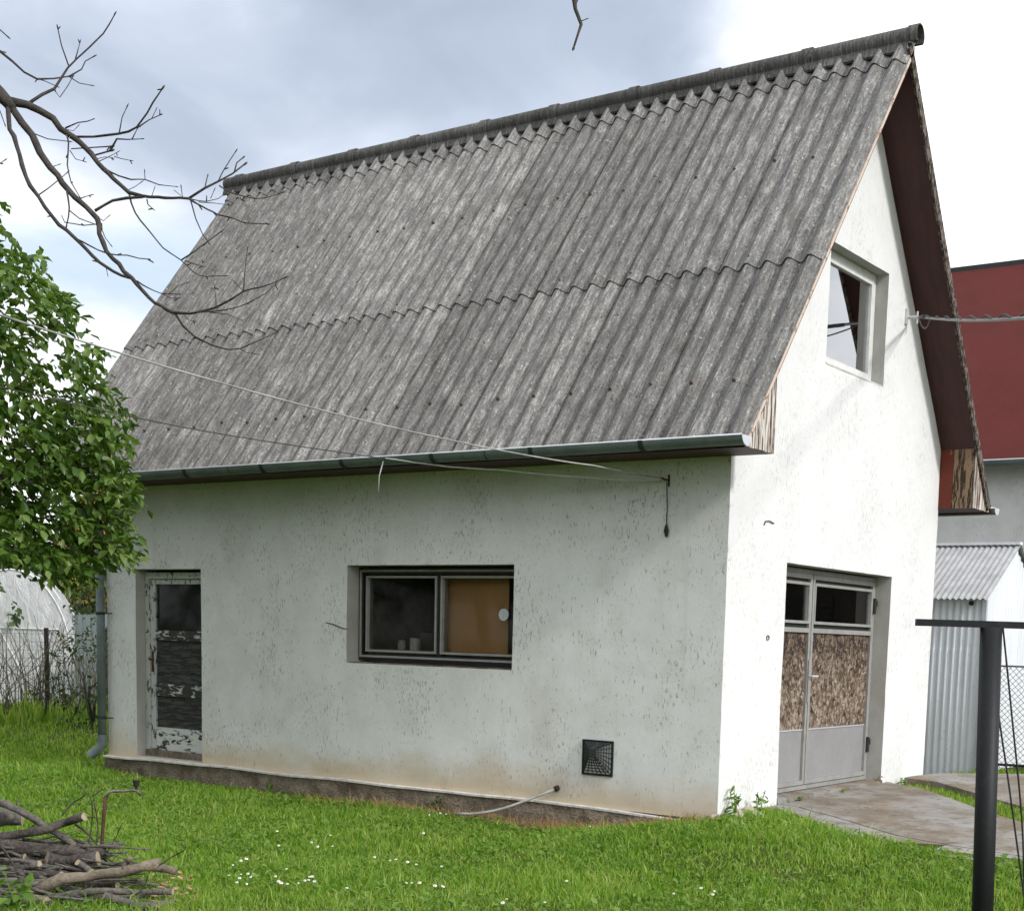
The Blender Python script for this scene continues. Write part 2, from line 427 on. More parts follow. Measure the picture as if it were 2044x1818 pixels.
def mk_leaf(name, cols, trans=.35, rough=.5, worldvar=0.8):
    mt, t = M(name)
    t.n('ShaderNodeNewGeometry'); g = t.last; r = g.outputs['Random Per Island']; p = g.outputs['Position']
    f = t.math('ADD', t.math('MULTIPLY', r, .62), t.math('MULTIPLY', t.noise(p, worldvar, 4, .65), .62))
    k = len(cols); c = t.ramp(f, [(.15 + .8 * i / (k - 1), cc) for i, cc in enumerate(cols)])
    d = t.bsdf(c, rough, spec=.35)
    tl = t.n('ShaderNodeBsdfTranslucent', {0: t.mix(1., c, (1.25, 1.3, .6), 'MULTIPLY')})
    t.out(t.n('ShaderNodeMixShader', {0: trans, 1: d, 2: tl})); MAT[name] = mt
mk_leaf('grass', [(.050, .130, .010), (.100, .225, .017), (.175, .325, .030), (.26, .40, .06), (.40, .46, .14)], .42, .5, 1.7)
mk_leaf('dry_grass', [(.19, .15, .07), (.36, .27, .13), (.46, .25, .12)], .3, .8)
mk_leaf('leaf_tree', [(.030, .066, .012), (.055, .118, .018), (.098, .178, .028), (.20, .28, .08)], .38, .36)
mk_leaf('leaf_dark', [(.018, .038, .010), (.035, .07, .015), (.06, .10, .02)], .25, .5)
mk_leaf('leaf_yellow', [(.14, .13, .02), (.30, .21, .03), (.42, .27, .04)], .3, .6)
mk_leaf('leaf_weed', [(.07, .15, .02), (.13, .24, .035), (.20, .32, .06)], .35, .45)
def mk_log(name, a, b, cut=(.42, .33, .22)):
    mt, t = M(name); p = t.pos()
    n = t.noise(p, 22, 6, .75, 1.2); f = t.noise(p, 90, 4, .7)
    c = t.mix(t.ss(n, .38, .62), a, b); c = t.mix(t.math('MULTIPLY', t.ss(f, .5, .7), .6), c, tuple(v * .45 for v in a))
    t.out(t.bsdf(c, .95, normal=t.bump(t.math('ADD', n, f), .9, .012), spec=.15)); MAT[name] = mt
mk_log('log_pale', (.30, .25, .19), (.20, .165, .125))
mk_log('log_dark', (.060, .052, .046), (.135, .118, .105))
mk_log('log_grey', (.20, .185, .165), (.10, .09, .08))
def mk_film():
    mt, t = M('film'); p = t.pos(); n = t.noise(p, 3, 5, .6)
    c = t.mix(t.ss(n, .45, .75), (.90, .91, .92), (.80, .83, .85))
    d = t.bsdf(c, .45, normal=t.bump(t.noise(t.vmul(p, (5, 5, 1.4)), 1., 5, .7, 1.), 1., .12)); tl = t.n('ShaderNodeBsdfTranslucent', {0: c}); tr = t.n('ShaderNodeBsdfTransparent', {})
    a = t.n('ShaderNodeMixShader', {0: .45, 1: d, 2: tl})
    t.out(t.n('ShaderNodeMixShader', {0: .06, 1: a, 2: tr})); MAT['film'] = mt
mk_film()
def mk_zincroof():
    mt, t = M('zinc_sheet'); p = t.pos()
    n = t.noise(t.vmul(p, (2, 2, .5)), 2., 5, .65); f = t.noise(p, 40, 3, .6)
    c = t.mix(t.ss(n, .35, .7), (.78, .81, .86), (.70, .73, .77))
    c = t.mix(t.math('MULTIPLY', t.ss(f, .62, .72), .4), c, (.22, .19, .17))
    t.out(t.bsdf(c, .5, .0, t.bump(n, .15, .01), .5)); MAT['zinc_sheet'] = mt
mk_zincroof()
simple('zinc_old', (.40, .405, .415), .6, .0, var=.25, scale=6, col2=(.30, .30, .305))

# ------------------------------------------------------------------ ground
def gz(x, y):
    x = np.asarray(x, float); y = np.asarray(y, float)
    up = sstep(x, -1.7, .35) * sstep(y, -2.4, -.35)
    far = sstep(y, 3.5, 7.5)
    z = -.205 + .225 * up - .03 * far * sstep(x, -2, 0)
    z = z + .10 * sstep(-x, 9, 14)
    z = z + .018 * np.sin(x * 1.7 + y * .9) * np.cos(y * 1.3 - x * .4) * (1 - up)
    return z
def build_ground():
    a = np.concatenate([[-400, -150, -70, -40, -28], np.linspace(-22, 12, 100), [18, 30, 60, 150, 400]])
    b = np.concatenate([[-300, -80, -30], np.linspace(-14, 18, 100), [25, 40, 80, 200, 600]])
    X, Y = np.meshgrid(a, b, indexing='ij'); V = np.stack([X, Y, gz(X, Y) - .07 * ((X > .35) & (Y > 1.2 - .62 * X) & (Y > -.4) & (Y < 4.1) & (X < 3))], -1).reshape(-1, 3)
    i, j = np.meshgrid(np.arange(len(a) - 1), np.arange(len(b) - 1), indexing='ij'); q = (i * len(b) + j).ravel()
    F = np.stack([q, q + len(b), q + len(b) + 1, q + 1], 1)
    o = np_obj('ground', V, F, MAT['ground_turf'])
    for p in o.data.polygons: p.use_smooth = True
    tag(o, kind='structure')
build_ground()

# driveway slabs in front of the garage door
drive = thing('driveway', None, None, (0, 0, 0)); tag(drive, kind='structure')
def slab(poly, zt, th=.10):
    pts = []
    for i in range(len(poly)):
        a = np.array(poly[i]); b = np.array(poly[(i + 1) % len(poly)]); n = max(2, int(np.linalg.norm(b - a) / .12))
        for k in range(n):
            q = a + (b - a) * k / n
            j = noise.noise(Vector((q[0] * 4, q[1] * 4, 3.3))) * .02
            pts.append((q[0] + j, q[1] + j, zt(q[0], q[1])))
    MB().prism([(x, y, z - th) for x, y, z in pts], (0, 0, th)).build('slab', MAT['drive_concrete'], drive)
zt = lambda x, y: .034 + .016 * y - .006 * x
FE = [on(u_, v_, 2, .022)[:2] for u_, v_ in ((1556, 1618), (1600, 1646), (1680, 1668), (1760, 1683), (1850, 1700), (1945, 1712), (2050, 1722))]
FE = [tuple(map(float, p)) for p in FE]
JA = [tuple(map(float, on(u_, v_, 2, .04)[:2])) for u_, v_ in ((1592, 1612), (1690, 1637), (1790, 1664), (1900, 1682), (2050, 1703))]
JB = [tuple(map(float, on(u_, v_, 2, .06)[:2])) for u_, v_ in ((1765, 1566), (1840, 1578), (1945, 1610), (2050, 1640))]
JC = [tuple(map(float, on(u_, v_, 2, .06)[:2])) for u_, v_ in ((1800, 1558), (1870, 1566), (1960, 1590), (2050, 1612))]
def gap_(pts, d): return [(x + d[0], y + d[1]) for x, y in pts]
slab([(.02, .75)] + FE + JA[::-1] + [(.03, JA[0][1] + .03)], zt)
slab([(.03, JA[0][1] + .06)] + gap_(JA, (.012, .022)) + JB[::-1] + [(.03, 3.62)], zt)
slab(JC + [(JC[-1][0] + .9, JC[-1][1] + 1.7), (.9, 5.6), (.12, 4.9)], zt)
SLABS = [[(.02, .80)] + [(x, y + .10) for x, y in FE] + [(FE[-1][0] + .5, FE[-1][1] + .5)] + JB[::-1] + [(.03, 3.7)], JC + [(JC[-1][0] + .9, JC[-1][1] + 1.6), (.9, 5.5), (.12, 4.8)]]

# ------------------------------------------------------------------ garage
L, W, HS = 7.993, 4.709, 3.012
OV, EV, ZR, VZE, OVL = .411, .510, 6.922, 3.108, .538
PH = math.atan2(ZR - VZE, W / 2 + EV); SL = math.hypot(ZR - VZE, W / 2 + EV)
CS, SN = math.cos(PH), math.sin(PH)
G = thing('garage', 'white plastered garage with steep grey corrugated roof', 'garage', (0, 0, 0))
def disp(p):
    v = Vector(p)
    a = noise.noise(v * 1.3) * .006 + noise.noise(v * 7.) * .0025
    b = noise.noise(v * 1.3 + Vector((9, 2, 5))) * .006 + noise.noise(v * 8. + Vector((3, 1, 7))) * .003
    c = noise.noise(v * 6. + Vector((1, 8, 2))) * .003
    return (p[0] + a, p[1] + b, p[2] + c)
def slope_z(y, drop):
    y = min(y, W - y); return VZE + (y + EV) * math.tan(PH) - drop / CS
def steps(a, b, cuts, st):
    s = {round(a, 4), round(b, 4)} | {round(c, 4) for c in cuts if a < c < b}
    s = sorted(s); o = []
    for p, q in zip(s[:-1], s[1:]):
        n = max(1, int(round((q - p) / st))); o += [p + (q - p) * k / n for k in range(n)]
    return o + [s[-1]]
def wall(name, mat, axis, u0, u1, z0, zmax, holes, plane, depth, inward, dis=True, st=.12, zcut=()):
    """wall face with openings and their reveals; axis 'x': runs along X at y=plane, axis 'y': runs along Y at x=plane"""
    mb = MB(); rvs = []; us = steps(u0, u1, [h[0] for h in holes] + [h[1] for h in holes] + ([W / 2] if axis == 'y' else []), st)
    P = (lambda u, d, z: (u, plane + d * inward, z)) if axis == 'x' else (lambda u, d, z: (plane + d * inward, u, z))
    D = disp if dis else (lambda p: p)
    for a, b in zip(us[:-1], us[1:]):
        za, zb = zmax(a), zmax(b); lo = min(za, zb)
        zs = steps(z0, max(lo, z0 + .01), [h[2] for h in holes] + [h[3] for h in holes], st)
        cells = list(zip(zs[:-1], zs[1:]))
        for c, d in cells:
            mu, mz = (a + b) / 2, (c + d) / 2
            if any(h[0] < mu < h[1] and h[2] < mz < h[3] for h in holes): continue
            mb.add([D(P(a, 0, c)), D(P(b, 0, c)), D(P(b, 0, d)), D(P(a, 0, d))], [(0, 1, 2, 3)])
        if abs(za - zb) > 1e-6:
            mb.add([D(P(a, 0, lo)), D(P(b, 0, lo)), D(P(b, 0, zb)), D(P(a, 0, za))], [(0, 1, 2, 3)])
    for h0, h1, v0, v1 in holes:
        rv = mb
        if dis: rv = MB(); rvs.append(rv)
        for k in range(2):
            z = (v0, v1)[k]
            hs = steps(h0, h1, [], st)
            for a, b in zip(hs[:-1], hs[1:]):
                rv.add([D(P(a, 0, z)), D(P(b, 0, z)), P(b, depth, z), P(a, depth, z)], [(0, 1, 2, 3)])
            u = (h0, h1)[k]; vs = steps(v0, v1, [], st)
            for a, b in zip(vs[:-1], vs[1:]):
                rv.add([D(P(u, 0, a)), D(P(u, 0, b)), P(u, depth, b), P(u, depth, a)], [(0, 1, 2, 3)])
    o = mb.build(name, mat, G)
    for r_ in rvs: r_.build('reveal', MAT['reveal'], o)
    return o
WIN = (-4.275, -2.204, 1.183, 2.142); LD = (-7.4935, -6.4128, .03, 2.111)
GD = (1.097, 3.510, .10, 2.214); GW = (1.700, 3.032, 4.038, 5.107)
EZ = lambda u: HS + .12
wall('wall', MAT['plaster'], 'x', -L, 0, 0.0, EZ, [WIN, LD], 0.0, .3, 1)
wall('wall', MAT['plaster_gable'], 'y', 0, W, -.06, lambda y: slope_z(y, .10), [GD, GW], 0.0, .3, -1)
wall('wall', MAT['plaster'], 'x', -L, 0, -.3, EZ, [], W, .3, -1, st=.5)
wall('wall', MAT['plaster'], 'y', 0, W, -.3, lambda y: slope_z(y, .10), [], -L, .3, 1, st=.4)
# inside faces
inn = .3
wall('inner_wall', MAT['interior'], 'x', -L + inn, -inn, 0.0, lambda u: 2.98, [WIN, LD], inn, .01, -1, False, 1.0)
wall('inner_wall', MAT['interior'], 'y', inn, W - inn, 0.0, lambda u: 2.98, [GD], -inn, .01, 1, False, 1.0)
wall('inner_wall', MAT['interior'], 'y', inn, W - inn, 3.1, lambda y: max(3.12, slope_z(y, .30)), [GW], -inn, .01, 1, False, 1.0)
wall('inner_wall', MAT['interior'], 'x', -L + inn, -inn, 0.0, lambda u: 2.98, [], W - inn, .01, 1, False, 1.0)
wall('inner_wall', MAT['interior'], 'y', inn, W - inn, 0.0, lambda u: 2.98, [], -L + inn, .01, 1, False, 1.0)
MB().box(-L + .02, -.02, .02, W - .02, 2.98, 3.08).build('loft_floor', MAT['interior'], G)
MB().box(-L + .05, -.05, .05, W - .05, -.2, .02).build('floor_slab', MAT['interior'], G)
MB().box(-4.9, -4.8, .31, 4.2, .02, 2.97).build('partition', MAT['interior'], G)

# plinth with the uneven mortar lip above it
def plinth():
    xs = np.arange(-L - .02, .021, .12); mb = MB(); n = len(xs); V = []; F = []
    rows = [(-.045, -.45), (-.04, -.10), (-.028, .0)]
    for x in xs:
        top = .012 + noise.noise(Vector((x * 1.1, 4.2, 1))) * .016 - .05 * float(sstep(x, -1.4, 0))
        for y, z in rows:
            zz = top - .012 if z == .0 else z
            V.append((x, y + noise.noise(Vector((x * 5, z * 7, 2))) * .026, zz))
    for i in range(n - 1):
        for k in range(2): F.append((i * 3 + k, (i + 1) * 3 + k, (i + 1) * 3 + k + 1, i * 3 + k + 1))
    V += [(xs[0], .3, -.45), (xs[0], .3, 0)]; m0 = len(V) - 2
    F += [(0, 1, 2, m0 + 1, m0)]
    mb.add(V, F).build('plinth', MAT['plinth'], G)
    mb = MB(); V = []; F = []
    for i, x in enumerate(xs):
        top = .012 + noise.noise(Vector((x * 1.1, 4.2, 1))) * .016 - .05 * float(sstep(x, -1.4, 0))
        wd = (.055 if x < -6.2 else .034) * (1 + .5 * noise.noise(Vector((x * 2.3, 7, 1)))) 
        if -2.0 < x < -.6: wd *= .55
        th = .018
        V += [(x, .02, top + .004), (x, -wd - .022, top), (x, -wd - .022, top - th), (x, .02, top - th)]
    for i in range(n - 1):
        for k in range(4): F.append((i * 4 + k, (i + 1) * 4 + k, (i + 1) * 4 + (k + 1) % 4, i * 4 + (k + 1) % 4))
    F += [(0, 1, 2, 3), tuple((n - 1) * 4 + k for k in (3, 2, 1, 0))]
    mb.add(V, F).build('mortar_lip', MAT['ledge'], G)
plinth()

# ---- roof sheets
NCOL = 9; XR = OV; XLF = -L - OVL; PW = (XR - XLF) / (NCOL * 5); CW_ = PW * 5
def sheet_mesh(name, odd, s0, s1, width):
    """corrugated sheet, local x from 0 to -width, y up the slope, z outwards"""
    nseg = int(round(width / PW * 10)); V = []; F = []
    ph = math.pi
    ss_ = [s0, s0 + .004] + list(np.linspace(s0, s1, 5)[1:])
    ns = len(ss_)
    for i in range(nseg + 1):
        x = -width * i / nseg; h = .034 * math.cos(2 * math.pi * x / PW + ph)
        for s in ss_: V.append((x, s, h + .0035))
        for s in ss_: V.append((x, s, h - .0035))
    k = 2 * ns
    for i in range(nseg):
        for j in range(ns - 1):
            a = i * k + j; F.append((a, a + k, a + k + 1, a + 1)); a += ns; F.append((a, a + 1, a + k + 1, a + k))
        F.append((i * k, i * k + ns, (i + 1) * k + ns, (i + 1) * k)); F.append((i * k + ns - 1, (i + 1) * k + ns - 1, (i + 1) * k + 2 * ns - 1, i * k + 2 * ns - 1))
    for i in (0, nseg):
        for j in range(ns - 1): F.append((i * k + j, i * k + j + 1, i * k + ns + j + 1, i * k + ns + j))
    me = bpy.data.meshes.new(name); me.from_pydata(V, [], F); me.update()
    for p in me.polygons: p.use_smooth = True
    try: me.set_sharp_from_angle(angle=math.radians(45))
    except Exception: pass
    me.materials.append(MAT['asbestos']); return me
ROWS = [(-.055, 2.11), (1.955, 4.70), (4.505, 4.80)]
SHM = {(r, o): sheet_mesh('roof_sheet', o, 0.0, ROWS[r][1] - ROWS[r][0], CW_ + (PW * .48)) for r in range(3) for o in (0, 1)}
SHE = {(r, o): sheet_mesh('roof_sheet', o, 0.0, ROWS[r][1] - ROWS[r][0], CW_) for r in range(3) for o in (0, 1)}
roof = thing('roof', None, None, (0, 0, 0)); roof.parent = G
for side in (0, 1):
    for r in range(3):
        for c in range(NCOL):
            last = c == NCOL - 1
            o = bpy.data.objects.new('roof_sheet', (SHE if last else SHM)[(r, c % 2)]); COL.objects.link(o); o.parent = roof
            s0 = ROWS[r][0] + random.uniform(-.012, .012)
            x = XR - c * CW_
            yv = Vector((0, CS, SN)); nv = Vector((0, -SN, CS)); xv = Vector((1, 0, 0))
            base = Vector((x, -EV, VZE)) + yv * s0 + nv * (.016 if r else .001)
            # tilt: the lower end lies on the row below, the left edge runs under its neighbour
            tl = (.016 if r else .0) / (ROWS[r][1] - ROWS[r][0]) * (1 if r < 2 else .3)
            roll = -.0085 / CW_
            R = Matrix((xv, yv, nv)).transposed() @ Matrix.Rotation(-tl, 3, 'X') @ Matrix.Rotation(roll, 3, 'Y') @ Matrix.Rotation(random.uniform(-.0022, .0022), 3, 'Z')
            mw = R.to_4x4(); mw.translation = base
            if side:
                mw = Matrix.Translation((XR + XLF, W, 0)) @ Matrix.Rotation(math.pi, 4, 'Z') @ mw
            o.matrix_local = mw
# fixing bolts through the crests
bm_ = MB().tube([(0, 0, 0), (0, 0, .010)], [.017, .015], 8).tube([(0, 0, .010), (0, 0, .024)], .007, 6).mesh('roof_bolt'); bm_.materials.append(MAT['rust'])
for s_b in (.55, 2.06, 3.3):
    for k in range(22):
        x = XR - PW * (2 * k + 1.5 + (1 if s_b > 3 else 0))
        if x < XLF + .1: break
        o = bpy.data.objects.new('roof_bolt', bm_); COL.objects.link(o); o.parent = roof
        yv = Vector((0, CS, SN)); nv = Vector((0, -SN, CS)); R = Matrix((Vector((1, 0, 0)), yv, nv)).transposed().to_4x4()
        R.translation = Vector((x, -EV, VZE)) + yv * (s_b + random.uniform(-.03, .03)) + nv * .034; o.matrix_local = R
# ridge: overlapping half-round caps with wings
def ridge_cap(x0, x1, big):
    mb = MB(); R_ = .082; zc = ZR + .060; V = []; F = []
    xs = [x0, x0 - .10, x0 - .105, x1 - .06]
    rr = [R_ + .013, R_ + .013, R_ + .003, R_ - .002]
    prof = []
    for k in range(17):
        th = math.radians(-42 + 264 * k / 16); prof.append((math.cos(th), math.sin(th), 1))
    for x, r in zip(xs, rr):
        ring = []; wy_, wz_ = (.086, zc - .060 - .086 * 1.331 + .040) if not (x0 > .4 and x > x0 - .104) else (.055, zc - .062)
        ring.append((W / 2 + wy_, wz_))
        for c, s, _ in prof: ring.append((W / 2 + r * c, zc + r * s))
        ring.append((W / 2 - wy_, wz_))
        inner = [(W / 2 + (y - W / 2) * .9, zc + (z - zc) * .9 if abs(y - W / 2) < .083 else z - .012) for y, z in ring]
        V += [(x, y, z) for y, z in ring] + [(x, y, z) for y, z in inner]
    n = len(prof) + 2; k2 = 2 * n
    for i in range(len(xs) - 1):
        for j in range(n - 1):
            a = i * k2 + j; F.append((a, a + 1, a + k2 + 1, a + k2)); a += n; F.append((a, a + k2, a + k2 + 1, a + 1))
    for i in (0, len(xs) - 1):
        for j in range(n - 1): F.append((i * k2 + j, i * k2 + j + 1, i * k2 + n + j + 1, i * k2 + n + j))
    o = mb.add(V, F).build('ridge_cap', MAT['asbestos_ridge'], roof, True)
    try: o.data.set_sharp_from_angle(angle=math.radians(40))
    except Exception: pass
joints = [.475, -.585, -1.58, -2.52, -3.52, -4.45, -5.46, -6.41, -7.36, -8.32, -8.56]
for a, b in zip(joints[:-1], joints[1:]): ridge_cap(a, b, False)

# ---- eaves boxes, soffits, verge boards
def P2(x, s, d, far=False):
    """point on roof slope: s along the slope, d below it"""
    y = -EV + s * CS + d * SN; z = VZE + s * SN - d * CS
    return (x, W - y if far else y, z)
for far in (False, True):
    # verge soffit and verge board at the right-hand gable
    a = .06
    MB().prism([P2(.0, .05, .085, far), P2(OV - .02, .05, .085, far), P2(OV - .02, SL - .02, .085, far), P2(.0, SL - .02, .085, far)], np.array(P2(0, 0, .018)) - np.array(P2(0, 0, 0)) if not far else np.array(P2(0, 0, .018, True)) - np.array(P2(0, 0, 0, True))).build('verge_soffit', MAT['brown_paint'], G)
    dv = .135 if far else .062
    d1_ = .036
    MB().prism([P2(OV - .018, -.02, d1_, far), P2(OV - .018, SL - .005, d1_, far), P2(OV - .018, SL - .005, dv, far), P2(OV - .018, -.02, dv, far)], (.024, 0, 0)).build('verge_board', MAT['verge_board' if far else 'verge_pale'], G)
    # under-eaves boards
    sg = 1 if not far else -1; Y = (lambda y: y) if not far else (lambda y: W - y)
    for k in range(5):
        y0, y1 = -.50 + k * .1, -.404 + k * .1
        MB().box(-L - OVL + .03, OV - .03, min(Y(y0), Y(y1)), max(Y(y0), Y(y1)), HS - .004, HS + .014).build('soffit_board', MAT['brown_paint'], G)
    MB().box(-L - OVL + .02, OV - .004, min(Y(-.535), Y(-.511)), max(Y(-.535), Y(-.511)), HS - .02, HS + .07).build('fascia', MAT['brown_paint'], G)
    # boxed end: vertical weathered planks cut to the slope
    nb = 6; ys = np.linspace(-.505, -.004, nb + 1)
    for k in range(nb):
        y0, y1 = ys[k] + .003, ys[k + 1] - .003
        top = lambda y: VZE + (y + EV) * math.tan(PH) - .075 / CS
        z0 = HS - .006 + random.uniform(-.004, .004) 
        t0, t1 = max(top(y0), z0 + .012), max(top(y1), z0 + .02)
        MB().prism([(OV - .034 + random.uniform(-.002, .002), Y(y), z) for y, z in ((y0, z0), (y1, z0), (y1, t1), (y0, t0))], (.015, 0, 0)).build('eaves_plank', MAT['peel_plank'], G)
# inner face of the far eaves box
for (x0, x1, mt_) in ((.004, .148, 'peel_red'), (.152, .372, 'peel_tan')):
    MB().box(x0, x1, W - .012, W + .006, HS - .004, slope_z(W, .09)).build('eaves_plank', MAT[mt_], G)
MB().box(.004, .37, -.006, .012, HS - .004, slope_z(0., .10)).build('eaves_plank', MAT['peel_red'], G)
# far-left verge
for far in (False, True):
    MB().prism([P2(-L - OVL + .02, 0, .04, far), P2(-L - OVL + .02, SL, .04, far), P2(-L - OVL + .02, SL, .15, far), P2(-L - OVL + .02, 0, .15, far)], (.024, 0, 0)).build('verge_board', MAT['verge_board'], G)
    MB().prism([P2(-L - OVL + .045, .05, .085, far), P2(-L, .05, .085, far), P2(-L, SL - .02, .085, far), P2(-L - OVL + .045, SL - .02, .085, far)], (0, 0, -.018)).build('verge_soffit', MAT['brown_paint'], G)

# ---- gutters and downpipe
def gutter(y, zc, x0, x1, parent):
    R_ = .072; V = []; F = []; xs = np.linspace(x0, x1, 24); n = 15
    for i, x in enumerate(xs):
        zz = zc + .004 * math.sin(x * 1.3) - .012 * (x0 - x) / 9
        for rr in (R_, R_ - .004):
            for k in range(n):
                th = math.pi + math.pi * k / (n - 1); V.append((x, y + rr * math.cos(th), zz + rr * math.sin(th)))
    for i in range(len(xs) - 1):
        for j in range(n - 1):
            a = i * 2 * n + j; b = a + 2 * n; F.append((a, b, b + 1, a + 1)); F.append((a + n, a + n + 1, b + n + 1, b + n))
        for j in (0, n - 1): a = i * 2 * n + j; b = a + 2 * n; F.append((a, a + n, b + n, b))
    o = MB().add(V, F).build('gutter', MAT['zinc_gutter'], parent, True)
    sgn = -1
    MB().tube([(x0, y - R_, zc + .0), (x1, y - R_, zc - .012)], .008, 6).build('gutter_bead', MAT['zinc_bright'], o, True)
    # end disc
    n = 13; poly = [(x0 + .001, y + (R_ + .003) * math.cos(math.pi + math.pi * k / (n - 1)), zc + (R_ + .003) * math.sin(math.pi + math.pi * k / (n - 1))) for k in range(n)]
    MB().prism(poly, (.006, 0, 0)).build('gutter_end', MAT['zinc_bright'], o)
    return o
gut = gutter(-.600, 3.070, .452, -L - OVL - .02, G)
for bx in (-.464, -1.555, -2.638, -3.724, -4.781, -5.881, -6.95, -8.0):
    V = []; F = []; n = 13
    for x in (bx - .021, bx + .021):
        for rr in (.0755, .080):
            for k in range(n):
                th = math.pi + math.pi * k / (n - 1) ; V.append((x, -.600 + rr * math.cos(th), 3.07 - .012 * (.45 - bx) / 9 + rr * math.sin(th)))
    for j in range(n - 1):
        F += [(n + j, n + j + 1, 3 * n + j + 1, 3 * n + j), (j, n + j, n + j + 1, j + 1), (2 * n + j, 2 * n + j + 1, 3 * n + j + 1, 3 * n + j)]
    MB().add(V, F).build('gutter_bracket', MAT['zinc_dark'], gut)
for sx_ in (-2.05, -5.25):
    V = []; F = []; n = 13
    for x in (sx_, sx_ + .012):
        for k in range(n): th = math.pi + math.pi * k / (n - 1); V.append((x, -.600 + .0735 * math.cos(th), 3.062 + .0735 * math.sin(th)))
    for j in range(n - 1): F.append((j, j + 1, n + j + 1, n + j))
    MB().add(V, F).build('gutter_seam', MAT['zinc_dark'], gut)
g2 = gutter(W + .590, 3.055, .452, -L - OVL, G)
dp = MB().tube(smooth_path([(-7.95, -.60, 3.03), (-7.97, -.60, 2.93), (-7.99, -.45, 2.80), (-8.0, -.13, 2.62), (-8.0, -.085, 2.5), (-8.0, -.085, 2.3)], .06), .047, 12).tube([(-8.0, -.085, 2.34), (-8.0, -.085, .10)], .048, 14).build('downpipe', MAT['zinc_gutter'], G, True)
pp = smooth_path([(-8.0, -.085, .24), (-8.0, -.087, .14), (-8.025, -.11, .085), (-8.07, -.155, .03), (-8.10, -.185, -.005)], .03)
MB().tube(pp, .0535, 14, False).tube(pp[::-1], .050, 14, False).build('outlet_shoe', MAT['zinc_gutter'], dp, True)
for z in (.42, 1.6):
    MB().tube([(-8.0, -.085, z), (-8.0, -.085, z + .03)], .052, 14).tube([(-7.95, -.085, z + .015), (-7.88, -.02, z + .015)], .008, 6).build('pipe_clip', MAT['zinc_dark'], dp)

# ---- windows and doors
def frame(mb, axis, plane, u0, u1, z0, z1, wd, d0, d1):
    """rectangular frame of four bars; axis as in wall(); d0..d1 depth range"""
    def b(a, c, e, f):
        if axis == 'x': mb.box(a, c, plane + d0, plane + d1, e, f)
        else: mb.box(plane - d1, plane - d0, a, c, e, f)
    b(u0, u0 + wd, z0, z1); b(u1 - wd, u1, z0, z1); b(u0 + wd, u1 - wd, z1 - wd, z1); b(u0 + wd, u1 - wd, z0, z0 + wd)
    return mb
def panel(mb, axis, plane, u0, u1, z0, z1, d0, d1):
    return mb.box(u0, u1, plane + d0, plane + d1, z0, z1) if axis == 'x' else mb.box(plane - d1, plane - d0, u0, u1, z0, z1)

# long-wall window: two panes
w0, w1, v0, v1 = WIN
win = frame(MB(), 'x', 0, w0 + .004, w1 - .004, v0 + .035, v1 - .018, .062, .165, .235).build('window', MAT['gasket'], G)
frame(MB(), 'x', 0, w0 + .026, w1 - .008, v0 + .062, v1 - .036, .020, .152, .164).build('outer_frame', MAT['steel_frame'], win)
mid = -3.222
panel(MB(), 'x', 0, mid - .028, mid + .028, v0 + .09, v1 - .075, .168, .238).build('mullion', MAT['gasket'], win)
for (a, b) in ((w0 + .105, mid - .030), (mid + .020, w1 - .066)):
    frame(MB(), 'x', 0, a, b, v0 + .118, v1 - .095, .021, .155, .24).build('sash', MAT['steel_frame'], win)
    panel(MB(), 'x', 0, a + .018, b - .018, v0 + .135, v1 - .113, .190, .194).build('pane', MAT['glass_dirty'], win)
MB().box(w0 + .01, w1 - .01, .03, .165, v0 - .004, v0 + .012).build('sill', MAT['plinth'], win)
MB().box(w0 + .32, w1 - .05, .10, .150, v0 + .012, v0 + .030).build('sill_strip', MAT['gasket'], win)
vent_disc = MB().disc((-2.44, .175, 1.690), (0, -1, 0), .056, .014, 28).disc((-2.44, .162, 1.690), (0, -1, 0), .012, .006, 12).box(-2.445, -2.435, .155, .161, 1.65, 1.73)
vent_disc.build('pane_ventilator', MAT['zinc_bright'], win)

# left door: old panelled door with glazed top light
d0, d1, e0, e1 = LD
ld = frame(MB(), 'x', 0, d0 + .004, d1 - .004, e0 + .004, e1 - .03, .07, .125, .20).build('side_door', MAT['door_stile'], G)
MB().box(d0 + .02, d1 - .02, .105, .20, e0 + .002, e0 + .075).build('threshold', MAT['plinth'], ld)
a, b = d0 + .078, d1 - .078
for (u0, u1) in ((a, a + .075), (b - .075, b)):
    MB().box(u0, u1, .140, .185, e0 + .085, e1 - .105).build('stile', MAT['door_stile'], ld)
for z0, z1, mm in ((1.335, 1.445, 'door_rail'), (.715, .850, 'door_rail'), (.105, .36, 'door_bottom'), (1.955, 2.003, 'door_stile')):
    MB().box(a + .077, b - .077, .141, .184, z0, z1).build('rail', MAT[mm], ld)
for z0, z1 in ((.852, 1.333), (.362, .713)):
    n = 4
    for k in range(n):
        za, zb = z0 + (z1 - z0) * k / n, z0 + (z1 - z0) * (k + 1) / n - .003
        MB().box(a + .076, b - .076, .160 + .003 * (k % 2), .175, za, zb).build('panel_board', MAT['door_panel'], ld)
MB().box(a + .076, b - .076, .160, .164, 1.447, 1.953).build('pane', MAT['glass_dirty'], ld)
MB().box(a + .022, a + .050, .128, .139, .98, 1.20).tube([(a + .036, .138, 1.12), (a + .036, .085, 1.12), (a + .12, .080, 1.115)], .009, 8).build('door_handle', MAT['rust'], ld)

